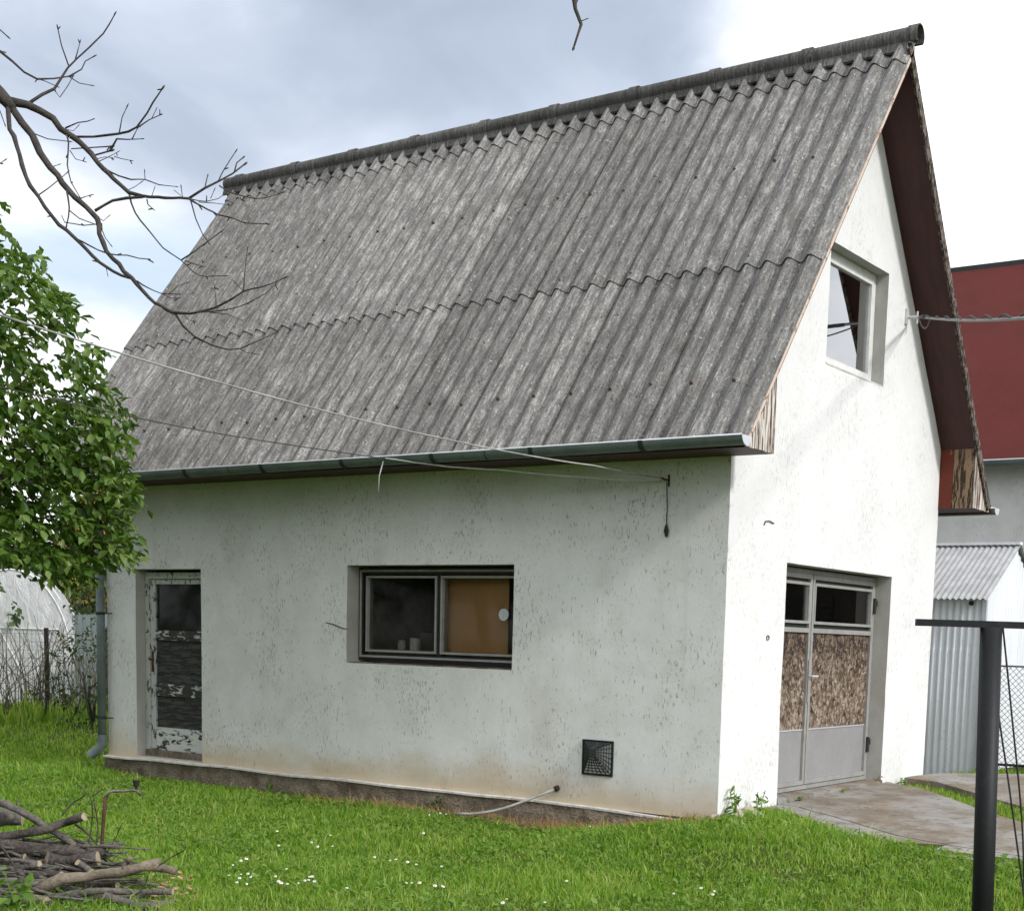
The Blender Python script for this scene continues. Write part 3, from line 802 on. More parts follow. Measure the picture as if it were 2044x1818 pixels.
# gable window
gw = frame(MB(), 'y', 0, GW[0] + .003, GW[1] - .003, GW[2] + .003, GW[3] - .003, .055, .13, .20).build('gable_window', MAT['white_paint'], G)
frame(MB(), 'y', 0, GW[0] + .050, GW[1] - .050, GW[2] + .050, GW[3] - .050, .012, .134, .19).build('gasket', MAT['gasket'], gw)
frame(MB(), 'y', 0, GW[0] + .062, GW[1] - .062, GW[2] + .062, GW[3] - .062, .050, .122, .19).build('sash', MAT['white_paint'], gw)
panel(MB(), 'y', 0, GW[0] + .10, GW[1] - .10, GW[2] + .10, GW[3] - .10, .150, .154).build('pane', MAT['glass'], gw)
panel(MB(), 'y', 0, GW[0] + .01, GW[1] - .01, GW[2] - .006, GW[2] + .004, -.004, .13).build('sill', MAT['plaster_grey'], gw)

# garage double door
gd = frame(MB(), 'y', 0, GD[0] + .004, GD[1] - .004, GD[2] + .012, GD[3] - .016, .040, .170, .235).build('garage_door', MAT['steel_frame'], G)
def leaf(u0, u1):
    z0, z1 = GD[2] + .06, GD[3] - .06; zr = 1.665
    lf = frame(MB(), 'y', 0, u0, u1, z0, z1, .042, .160, .225)
    panel(lf, 'y', 0, u0 + .042, u1 - .042, zr - .055, zr - .012, .160, .225)
    lf = lf.build('door_leaf', MAT['steel_frame'], gd)
    panel(MB(), 'y', 0, u0 + .042, u1 - .042, zr - .011, zr + .026, .185, .23).build('gasket', MAT['gasket'], lf)
    frame(MB(), 'y', 0, u0 + .044, u1 - .044, zr + .028, z1 - .075, .026, .158, .225).build('sash', MAT['steel_frame'], lf)
    panel(MB(), 'y', 0, u0 + .044, u1 - .044, z1 - .073, z1 - .043, .185, .23).build('gasket', MAT['gasket'], lf)
    panel(MB(), 'y', 0, u0 + .066, u1 - .066, zr + .05, z1 - .097, .190, .194).build('pane', MAT['glass_door'], lf)
    panel(MB(), 'y', 0, u0 + .043, u1 - .043, .69, zr - .056, .182, .196).build('chipboard_panel', MAT['chipboard'], lf)
    panel(MB(), 'y', 0, u0 + .043, u1 - .043, z0 + .043, .686, .186, .196).build('steel_panel', MAT['sheet_metal'], lf)
    panel(MB(), 'y', 0, u0 + .043, u1 - .043, .682, .694, .178, .186).build('trim', MAT['zinc_bright'], lf)
    return lf
lf1 = leaf(GD[0] + .05, 1.985)
lf2 = leaf(1.999, GD[1] - .05)
MB().box(-.159, -.146, 1.955, 1.985, .95, 1.35).build('lock_plate', MAT['steel_frame'], lf1)
MB().tube([(-.16, 1.965, 1.20), (-.115, 1.965, 1.20), (-.112, 2.09, 1.198)], .010, 8).build('door_handle', MAT['zinc_bright'], lf2)
for z in (1.83, .40):
    MB().tube([(-.150, GD[1] - .055, z), (-.150, GD[1] - .055, z + .16)], .020, 10).box(-.17, -.14, GD[1] - .055, GD[1] + .02, z + .08, z + .14).build('hinge', MAT['gasket'], gd)
MB().box(-.28, .015, GD[0], GD[1], .03, .105).build('door_step', MAT['drive_concrete'], G)

# pyramid vent grille
def vent():
    x0, x1, z0, z1 = -1.387, -1.062, .289, .603
    root = frame(MB(), 'x', 0, x0, x1, z0, z1, .016, -.018, .02).build('vent_grille', MAT['black_steel'], G)
    cx, cz, pr, h = (x0 + x1) / 2 - .012, (z0 + z1) / 2 + .045, -.075, .036
    out = [(x0 + .014, z0 + .014), (x1 - .014, z0 + .014), (x1 - .014, z1 - .014), (x0 + .014, z1 - .014)]
    inn_ = [(cx - h, cz - h), (cx + h, cz - h), (cx + h, cz + h), (cx - h, cz + h)]
    MB().box(cx - h, cx + h, pr - .006, pr + .004, cz - h, cz + h).build('vent_cap', MAT['zinc_dark'], root)
    for i in range(4):
        j = (i + 1) % 4; mb = MB()
        A, B, C_, D_ = [np.array((p[0], y, p[1])) for p, y in ((out[i], -.012), (out[j], -.012), (inn_[j], pr), (inn_[i], pr))]
        for k in range(7):
            f = k / 6; p, q = A + (B - A) * f, D_ + (C_ - D_) * f; mb.tube([p, q], .0045, 4)
        for k in range(6):
            f = k / 6; p, q = A + (D_ - A) * f, B + (C_ - B) * f; mb.tube([p, q], .0045, 4)
        mb.build('grille_face', MAT['zinc_dark'], root)
    MB().box(x0 + .014, x1 - .014, .022, .03, z0 + .014, z1 - .014).build('vent_back', MAT['gasket'], root)
vent()
# waste pipe, small sleeve, wall hooks
pb = smooth_path([(-1.663, .03, .140), (-1.70, -.05, .115), (-1.85, -.20, .03), (-2.03, -.34, -.055), (-2.22, -.46, -.105), (-2.41, -.53, -.118)], .06)
wp = MB().tube(pb, .0125, 10).build('waste_pipe', MAT['pvc_old'], G, True)
MB().tube([(-1.655, .01, .143), (-1.668, -.022, .132)], .027, 12).build('pipe_collar', MAT['gasket'], wp)
MB().tube([(-.05, .779, 1.549), (.012, .779, 1.545)], .022, 12, False).tube([(-.03, .779, 1.549), (-.02, .779, 1.549)], .020, 12).build('pipe_sleeve', MAT['cable_dark'], G, True)
hk = MB().tube([(-.60, .02, 2.835), (-.60, -.06, 2.835), (-.62, -.075, 2.85)], .009, 8).tube([(-.585, -.004, 2.78), (-.585, -.010, 2.88)], .009, 6).build('cable_hook', MAT['rust'], G)
hk2 = MB().box(-.01, .02, 3.48, 3.52, 4.72, 4.87).tube([(.0, 3.52, 4.79), (.13, 3.52, 4.785)], .016, 8).tube([(.12, 3.52, 4.72), (.12, 3.52, 4.84)], .010, 6).build('cable_bracket', MAT['pvc_grey'], G)
# loose mortar marks on the gable: a short scrap of wire
MB().tube([(.004, .62, 2.50), (.012, .63, 2.535), (.012, .70, 2.545), (.008, .80, 2.53)], .005, 5).build('wire_scrap', MAT['cable_dark'], G)
MB().tube([(-4.56, -.002, 1.575), (-4.45, -.012, 1.56), (-4.33, -.01, 1.525), (-4.27, .0, 1.515)], .0045, 5).build('wire_scrap', MAT['cable_dark'], G)

# things seen through the window
o = MB().box(-3.30, -2.60, .285, .297, 1.326, 2.06).build('hardboard_sheet', MAT['cardboard'], loc=(-2.95, .29, 1.326))
tag(o, 'tan hardboard sheet standing inside behind the right window pane', 'board')
o = MB().box(-2.74, -2.46, .262, .272, 1.326, 2.06).build('cardboard_strip', MAT['cardboard'], loc=(-2.60, .266, 1.326))
tag(o, 'narrower tan cardboard strip overlapping the hardboard behind the right pane', 'cardboard')
MB().box(-4.27, -2.21, .245, .75, 1.285, 1.325).build('window_bench', MAT['plinth'], G)
tin = MB().tube([(-3.665, .33, 1.326), (-3.665, .33, 1.44)], .056, 18).tube([(-3.665, .33, 1.44), (-3.665, .33, 1.447)], .06, 18).build('paint_tin', MAT['tin'], loc=(-3.665, .33, 1.326))
tag(tin, 'small pale paint tin standing inside the left window pane', 'tin')
jar = MB().tube(smooth_path([(-3.90, .40, 1.326), (-3.90, .40, 1.40)], .03), .045, 14).tube([(-3.90, .40, 1.40), (-3.90, .40, 1.42)], .038, 14).build('jar', MAT['cable_grey'], loc=(-3.90, .40, 1.326))
tag(jar, 'dim grey jar left of the paint tin behind the left pane', 'jar')
box_ = MB().box(-3.80, -3.36, .55, .70, 1.326, 1.50).build('storage_box', MAT['cable_dark'], loc=(-3.58, .62, 1.326))
tag(box_, 'dark box at the back of the bench behind the paint tin', 'box')

# ------------------------------------------------------------------ wires
def wire(name, pts, r, mat, label, cat='cable', sag=0., group=None):
    P = smooth_path(pts, .25)
    if sag:
        t = np.linspace(0, 1, len(P)); P[:, 2] -= sag * 4 * t * (1 - t)
    o = MB().tube(P, r, 6).build(name, mat, None, True, loc=pts[-1])
    return tag(o, label, cat, group)
A = np.array((-.63, -.075, 2.845))
B0 = at(-250, 545, 8.2)
wire('overhead_cable', [B0, A + (B0 - A) * .5 + np.array((0, 0, -.02)), A + (B0 - A) * .12, A], .0062, MAT['cable_mid'], 'thick pale overhead cable sloping down across the roof to the wall hook', sag=.12)
B1 = at(-250, 715, 8.6)
mid1 = on(770, 916, 1, -.70)
P1 = [B1, B1 + (mid1 - B1) * .5 - np.array((0, 0, .06)), mid1]
wire('thin_wire', P1, .0045, MAT['cable_dark'], 'thin dark wire crossing the lower roof down to the gutter')
P2_ = [mid1 + np.array((0, -.004, .006)), on(900, 932, 1, -.55), on(1000, 938, 1, -.45), on(1090, 947, 1, -.34), on(1160, 952, 1, -.25), on(1250, 958, 1, -.15), A + np.array((0, 0, -.01))]
wire('stripped_wire', P2_, .0068, MAT['white_paint'], 'pale stripped wire running from the gutter edge to the wall hook')
e0_ = on(765, 921, 1, -.69); e1_ = on(757, 950, 1, -.69); e2_ = on(755, 981, 1, -.69)
wire('loose_wire', [e2_, e1_, e0_], .005, MAT['pvc_grey'], 'short pale wire end hanging over the gutter')
h0 = on(1331, 962, 1, -.03); h1 = on(1332, 1010, 1, -.02); h2 = on(1330, 1052, 1, -.02)
pend = thing('hanging_plug', 'dark plug hanging on a short lead below the wall hook', 'plug', h2)
MB().tube([h0, h1, h2], .005, 6).build('lead', MAT['cable_dark'], pend)
MB().tube([h2 + np.array((0, 0, .02)), h2 + np.array((0, 0, -.03)), h2 + np.array((.005, 0, -.08))], [.010, .022, .012], 8).build('plug', MAT['cable_black'], pend)
A2 = np.array((.13, 3.52, 4.785)); E2 = on(2300, 612, 0, 4.5)
wire('service_cable', [E2, A2 + (E2 - A2) * .5 + np.array((0, 0, -.02)), A2], .011, MAT['cable_grey'], 'twisted service cable running right from the gable wall bracket', sag=.02)
hx = smooth_path([A2, E2], .03); hx = np.array([p + .012 * np.array((0, math.cos(i * .22), math.sin(i * .22))) for i, p in enumerate(hx)]); hx[:, 2] -= .02 * 4 * np.linspace(0, 1, len(hx)) * (1 - np.linspace(0, 1, len(hx)))
o = MB().tube(hx, .0065, 5).build('service_strand', MAT['cable_dark'], None, True, loc=A2); tag(o, 'thin dark strand wound around the service cable at the gable', 'cable')
clampP = smooth_path([A2, A2 + (E2 - A2) * .05 + np.array((0, 0, -.09)), A2 + (E2 - A2) * .10 + np.array((0, 0, -.10)), A2 + (E2 - A2) * .14 + np.array((0, 0, -.01))], .04)
o = MB().tube(clampP, .008, 6).tube([A2 + (E2 - A2) * .03, A2 + (E2 - A2) * .09], .019, 8).build('cable_clamp', MAT['cable_dark'], None, True, loc=A2)
tag(o, 'dark cable clamp with a drooping loop beside the gable bracket', 'clamp')

# ------------------------------------------------------------------ right side: post, shed, fence, neighbour
pr = thing('clothes_post', 'black steel T-shaped clothes post in the right foreground', 'post', (3.80, -4.60, float(gz(3.8, -4.6))))
MB().tube([(3.80 + .050, -4.60 + .034, -.3), (3.80, -4.60, 1.586)], .0455, 24).build('upright', MAT['black_steel'], pr, True)
bd = at(2044, 1243, 6.0) - at(1833, 1243, 6.0); bd[2] = 0; bd /= np.linalg.norm(bd)
c0 = np.array((3.80, -4.60, 1.598)); s_ = np.array((-bd[1], bd[0], 0)) * .0
def bar(mb, p, q, h, wd):
    p, q = np.array(p), np.array(q); d = (q - p) / np.linalg.norm(q - p); sd = np.cross(d, (0, 0, 1)); sd /= np.linalg.norm(sd); up = np.cross(sd, d)
    poly = [p + sd * wd / 2 + up * h / 2, p - sd * wd / 2 + up * h / 2, p - sd * wd / 2 - up * h / 2, p + sd * wd / 2 - up * h / 2]
    return mb.prism(poly, q - p)
bar(MB(), c0 - bd * .315, c0 + bd * .36, .028, .04).build('crossbar', MAT['black_steel'], pr)
for k, (a_, b_, c_) in enumerate((((2002, 1252), (2020, 1430), (2040, 1640)), ((1992, 1410), (2013, 1560), (2050, 1830)))):
    pts = [at(*a_, 6.02), at(*b_, 6.04), at(*c_, 6.10)]
    if k == 0: pts.append(at(2046, 1830, 6.12))
    else: pts.insert(0, at(1990, 1300, 6.05))
    o = MB().tube(smooth_path(pts, .08), .0042, 6).build('clothes_line', MAT['cable_black'], None, True, loc=pts[0])
    tag(o, ('upper black cord hanging from the crossbar right of the post', 'lower black cord running down close beside the post')[k], 'cord')

# corrugated metal shed
sh = thing('metal_shed', 'pale corrugated metal shed behind the garage', 'shed', (-1.2, 7.2, float(gz(-1, 7))))
def corr(x0, x1, pitch, amp, fn, seg=6):
    n = int((x1 - x0) / pitch * seg); return [(x0 + (x1 - x0) * i / n, amp * math.cos(2 * math.pi * i / seg)) for i in range(n + 1)]
def corr_wall(x0, x1, y, z0, z1):
    V = []; F = []
    for x, h in corr(x0, x1, .088, .016, None):
        V += [(x, y + h, z0), (x, y + h, z1)]
    for i in range(len(V) // 2 - 1): F.append((2 * i, 2 * i + 2, 2 * i + 3, 2 * i + 1))
    return MB().add(V, F)
for z0, z1, yy in ((-.15, 1.52, 7.0), (1.50, 2.16, 7.008)):
    corr_wall(-2.9, -.215, yy, z0, z1).build('wall_sheet', MAT['zinc_sheet'], sh, True)
MB().box(-.215, -.165, 6.975, 7.03, -.2, 2.12).build('corner_trim', MAT['zinc_bright'], sh)
# gable end towards the right
RS = (2.80 - 2.15) / 1.05
V = []; F = []
for i in range(71):
    y = 7.03 + 2.1 * i / 70; h = .006 * (1 if i % 4 < 2 else -1); z = 2.12 + RS * min(y - 6.95, 9.2 - y)
    V += [(-.19 + h, y, -.2), (-.19 + h, y, z)]
for i in range(70): F.append((2 * i, 2 * i + 2, 2 * i + 3, 2 * i + 1))
MB().add(V, F).build('gable_sheet', MAT['zinc_sheet'], sh)
for side in (0, 1):
    V = []; F = []
    for x, h in corr(-3.0, -.13, .076, .012, None):
        ya, yb = (6.88, 8.08) if side == 0 else (9.28, 8.08)
        V += [(x, ya, 2.118 + h), (x, yb, 2.118 + RS * 1.2 + h)]
    for i in range(len(V) // 2 - 1): F.append((2 * i, 2 * i + 2, 2 * i + 3, 2 * i + 1))
    o = MB().add(V, F).build('roof_sheet', MAT['zinc_old'], sh, True)
MB().box(-3.0, -.13, 8.02, 8.14, 2.118 + RS * 1.2, 2.118 + RS * 1.2 + .035).build('ridge_strip', MAT['zinc_sheet'], sh)
MB().box(-2.9, -.2, 9.1, 9.12, -.2, 2.1).build('back_wall', MAT['zinc_sheet'], sh)
MB().tube([(-.35, 6.96, 2.07), (-.35, 6.93, 2.07)], .03, 10).build('round_lamp', MAT['gasket'], sh)

# chain-link fence to the right of the shed
def fence_run(name, p, q, z0, z1, step, r, label, diamond=True, posts=(0., 1.), postr=.03, postmat='fence_wire'):
    p, q = np.array(p, float), np.array(q, float); d = q - p; Ln = np.linalg.norm(d); d /= Ln
    root = thing(name, label, 'fence', (*((p + q) / 2), z0))
    V = []; F = []
    def seg(a, b):
        o = len(V); t = np.array(b) - np.array(a); t /= np.linalg.norm(t); n1_ = np.cross(t, (-d[1], d[0], 0)); n1_ /= np.linalg.norm(n1_); n2_ = np.array((-d[1], d[0], 0))
        for e in (a, b):
            for k in range(3):
                th = 2.0944 * k; V.append(tuple(np.array(e) + r * (n1_ * math.cos(th) + n2_ * math.sin(th))))
        for k in range(3): F.append((o + k, o + (k + 1) % 3, o + 3 + (k + 1) % 3, o + 3 + k))
    P3 = lambda s, z: (p[0] + d[0] * s, p[1] + d[1] * s, z)
    H = z1 - z0
    if diamond:
        k = -H
        while k < Ln:
            a0, a1 = max(k, 0), min(k + H, Ln)
            if a1 - a0 > .02: seg(P3(a0, z0 + a0 - k), P3(a1, z0 + a1 - k)); seg(P3(a0, z1 - (a0 - k)), P3(a1, z1 - (a1 - k)))
            k += step
        seg(P3(0, z1), P3(Ln, z1)); seg(P3(0, z0), P3(Ln, z0))
    else:
        for s in np.arange(0, Ln, step): seg(P3(s, z0), P3(s, z1))
        for z in np.arange(z0, z1 + .01, step * 1.3): seg(P3(0, z), P3(Ln, z))
    MB().add(V, F).build('wire_mesh', MAT['fence_wire'], root)
    for f in posts:
        a = P3(Ln * f, 0); MB().tube([(a[0], a[1], z0 - .3), (a[0], a[1], z1 + .06)], postr, 8).build('fence_post', MAT[postmat], root)
    return root
fr_ = fence_run('chain_link_fence', (-.05, 6.85), (3.6, 6.85), .06, 1.31, .075, .0035, 'grey chain-link fence right of the metal shed', posts=(.0, .35, .7, 1.))
MB().tube([(-.05, 6.83, .10), (3.6, 6.83, .16)], .018, 6).build('bottom_rail', MAT['gasket'], fr_)
MB().tube([(-.05, 6.83, 1.31), (3.6, 6.83, 1.32)], .012, 6).build('top_rail', MAT['fence_wire'], fr_)

# neighbouring house
nb = thing('neighbour_house', 'grey rendered house with dark red roof behind the metal shed', 'house', (-1, 13, .0))
MB().box(-9.5, 1.7, 11.35, 17.2, -.3, 4.35).build('wall', MAT['plaster_grey'], nb)
NP = math.atan2(7.98 - 4.33, 3.0)
rf = MB().prism([(-9.8, 11.0, 4.33), (2.0, 11.0, 4.33), (2.0, 14.0, 4.33 + 3.0 * math.tan(NP)), (-9.8, 14.0, 4.33 + 3.0 * math.tan(NP))], (0, .05, -.08)).prism([(-9.8, 17.3, 4.33), (-9.8, 14.0, 4.33 + 3.0 * math.tan(NP)), (2.0, 14.0, 4.33 + 3.0 * math.tan(NP)), (2.0, 17.3, 4.33)], (0, -.05, -.08)).build('roof', MAT['nb_roof'], nb)
MB().box(-9.8, 2.0, 13.95, 14.12, 4.33 + 3.0 * math.tan(NP) - .06, 4.33 + 3.0 * math.tan(NP) + .02).build('ridge_strip', MAT['zinc_dark'], rf)
for xg in (-9.5, 1.62):
    MB().prism([(xg, 11.35, 4.3), (xg, 17.2, 4.3), (xg, 14.27, 7.9)], (.08, 0, 0)).build('gable', MAT['plaster_grey'], nb)
V = []; F = []; n = 11
for x in (-9.8, 2.0):
    for rr in (.085, .078):
        for k in range(n): th = math.pi + math.pi * k / (n - 1); V.append((x, 10.93 + rr * math.cos(th), 4.32 + rr * math.sin(th)))
for j in range(n - 1): F += [(j, j + 1, 2 * n + j + 1, 2 * n + j), (n + j, 3 * n + j, 3 * n + j + 1, n + j + 1)]
F += [(0, n, 3 * n, 2 * n)]
MB().add(V, F).build('gutter', MAT['zinc_gutter'], nb, True)
MB().tube([(-9.8, 10.845, 4.32), (2.0, 10.845, 4.32)], .012, 6).build('gutter_bead', MAT['zinc_bright'], nb)

# outbuilding beyond the fence on the right, dark in the garage door panes
ob = thing('yard_building', 'low brown building right of the fence, mirrored in the garage door panes', 'building', (5.5, 12, 0))
MB().box(2.8, 9.5, 10.6, 14.5, -.3, 3.1).build('wall', MAT['bark_trunk'], ob)
MB().prism([(2.5, 10.2, 3.0), (9.8, 10.2, 3.0), (9.8, 14.9, 3.7), (2.5, 14.9, 3.7)], (0, 0, .12)).build('roof', MAT['nb_roof'], ob)
for k in range(12):
    MB().box(3.5, 4.6, 10.55, 10.595, 1.1 + k * .1, 1.185 + k * .1).build('shutter_slat', MAT['cable_dark'], ob)
MB().box(4.9, 7.6, 10.56, 10.595, .0, 2.4).build('door', MAT['zinc_dark'], ob)

# ------------------------------------------------------------------ foliage
LEAF_T = np.array([(0, 0, 0), (.30, .22, .05), (.50, .60, .07), (.0, .32, -.03), (.0, .66, -.03), (0, 1, -.10), (-.30, .22, .05), (-.50, .60, .07)])
LEAF_F = np.array([(0, 1, 3), (1, 2, 4), (1, 4, 3), (2, 5, 4), (0, 3, 6), (6, 3, 7), (3, 4, 7), (4, 5, 7)])
def leaves_mesh(pos, dirs, up, length, width):
    """one leaf for each row: base, direction, rough normal, sizes"""
    d = dirs / np.linalg.norm(dirs, axis=1, keepdims=True)
    s = np.cross(d, up); s /= (np.linalg.norm(s, axis=1, keepdims=True) + 1e-9); n = np.cross(s, d)
    V = pos[:, None, :] + s[:, None, :] * (LEAF_T[None, :, 0:1] * width[:, None, None]) + d[:, None, :] * (LEAF_T[None, :, 1:2] * length[:, None, None]) + n[:, None, :] * (LEAF_T[None, :, 2:3] * length[:, None, None] * 1.6)
    F = LEAF_F[None] + (np.arange(len(pos)) * 8)[:, None, None]
    return V.reshape(-1, 3), F.reshape(-1, 3)
def shoots(starts, dirs, n_leaf, slen, llen, droop, rng, wl=.55):
    """leafy shoots: leaves set alternately along short arching stems"""
    N = len(starts); pos = []; dd = []; uu = []
    d = dirs / np.linalg.norm(dirs, axis=1, keepdims=True)
    for k in range(n_leaf):
        t = (k + .7) / n_leaf
        p = starts + d * (slen[:, None] * t); p[:, 2] -= droop * slen * t * t
        ang = k * 2.4 + rng.uniform(0, 6.28, N)
        a = np.cross(d, np.array([0, 0, 1.0])); a /= (np.linalg.norm(a, axis=1, keepdims=True) + 1e-9); b = np.cross(a, d)
        rad = a * np.cos(ang)[:, None] + b * np.sin(ang)[:, None] * .6
        ld_ = d * .55 + rad * .8 + rng.normal(0, .22, (N, 3)); ld_[:, 2] -= rng.uniform(.15, .9, N)
        pos.append(p); dd.append(ld_); uu.append(np.array([0, 0, 1.0]) + rng.normal(0, .38, (N, 3)))
    pos = np.concatenate(pos); dd = np.concatenate(dd); uu = np.concatenate(uu)
    ln = rng.uniform(.55, 1.25, len(pos)) * llen
    return leaves_mesh(pos, dd, uu, ln, ln * wl * rng.uniform(.85, 1.15, len(pos)))
def inside(poly, u, v):
    r = np.zeros(len(u), bool); n = len(poly)
    for i in range(n):
        x0, y0 = poly[i]; x1, y1 = poly[(i + 1) % n]
        c = ((y0 > v) != (y1 > v)); xi = x0 + (v - y0) * (x1 - x0) / ((y1 - y0) + 1e-12); r ^= c & (u < xi)
    return r

# fruit tree at the left: trunk stands out of the picture
CROWN = [(-420, 330), (-150, 300), (0, 385), (14, 440), (40, 420), (10, 480), (30, 505), (80, 485), (88, 525), (105, 560), (150, 588), (158, 620), (125, 638), (180, 655), (222, 690), (220, 740), (214, 775), (252, 798), (258, 860), (246, 905), (256, 945), (284, 975), (280, 1000), (250, 1015), (280, 1045), (278, 1065), (245, 1075), (276, 1085), (278, 1108), (245, 1115), (190, 1115), (182, 1165), (120, 1160), (85, 1140), (60, 1112), (0, 1098), (-420, 1110)]
HOLES = [(100, 760, 20, 16), (25, 900, 14, 12), (185, 870, 14, 12), (118, 685, 38, 28), (165, 772, 22, 22), (78, 705, 16, 18), (40, 740, 12, 14), (20, 590, 14, 12), (190, 1052, 14, 10), (165, 1092, 16, 14), (60, 600, 12, 9), (205, 985, 12, 7), (98, 830, 9, 8)]
tg = on(-210, 1640, 2, -.2)
tree = thing('fruit_tree', 'leafy green fruit tree at the left edge', 'tree', tg)
tc = np.array([tg[0], tg[1]])
DEP0 = float((tg - CAM) @ FWD)
fork = at(-210, 1120, DEP0)
MB().tube(smooth_path([np.array([*tg, .09])[:4] + np.array([0, 0, -.1, 0]), np.array([*at(-205, 1400, DEP0), .075]), np.array([*fork, .065])], .12)[:, :3], .08, 10).build('trunk', MAT['bark_trunk'], tree, True)
rng = np.random.default_rng(5)
N = 1900
u = rng.uniform(-420, 300, N * 3); v = rng.uniform(300, 1200, N * 3)
ok = inside(CROWN, u, v)
for hx, hy, hw, hh in HOLES: ok &= ((u - hx) / hw) ** 2 + ((v - hy) / hh) ** 2 > 1
u, v = u[ok][:N], v[ok][:N]
u2 = rng.uniform(-150, 270, 2600); v2 = rng.uniform(840, 1150, 2600); k2 = inside(CROWN, u2, v2); u = np.concatenate([u, u2[k2][:170]]); v = np.concatenate([v, v2[k2][:170]])
cent = 1 - np.clip((u + 60) / 340, 0, 1) * .7
dep = DEP0 + rng.uniform(-1.15, 1.15, len(u)) * cent
tips = np.array([at(a, b, c) for a, b, c in zip(u, v, dep)])
core = at(-120, 820, DEP0)
out = tips - core; out[:, 2] = np.abs(out[:, 2]) * .3 - .1; out += rng.normal(0, .45, out.shape)
slen = rng.uniform(.16, .40, len(u)); od = out / np.linalg.norm(out, axis=1, keepdims=True)
V, F = shoots(tips - od * slen[:, None] * .72, od, 8, slen, .102, .35, rng)
np_obj('crown', V, F, MAT['leaf_tree'], tree, tuple(core))
tw = MB()
for k in range(34):
    i = rng.integers(0, len(tips)); e = tips[i]; midp = fork + (e - fork) * .5 + np.array((0, 0, .35)) + rng.normal(0, .12, 3)
    P = smooth_path([fork + rng.normal(0, .02, 3), midp, e], .18); tw = MB().tube(P, list(np.linspace(.026, .004, len(P))), 5)
    tw.build('limb', MAT['bark_dark'], tree, True)

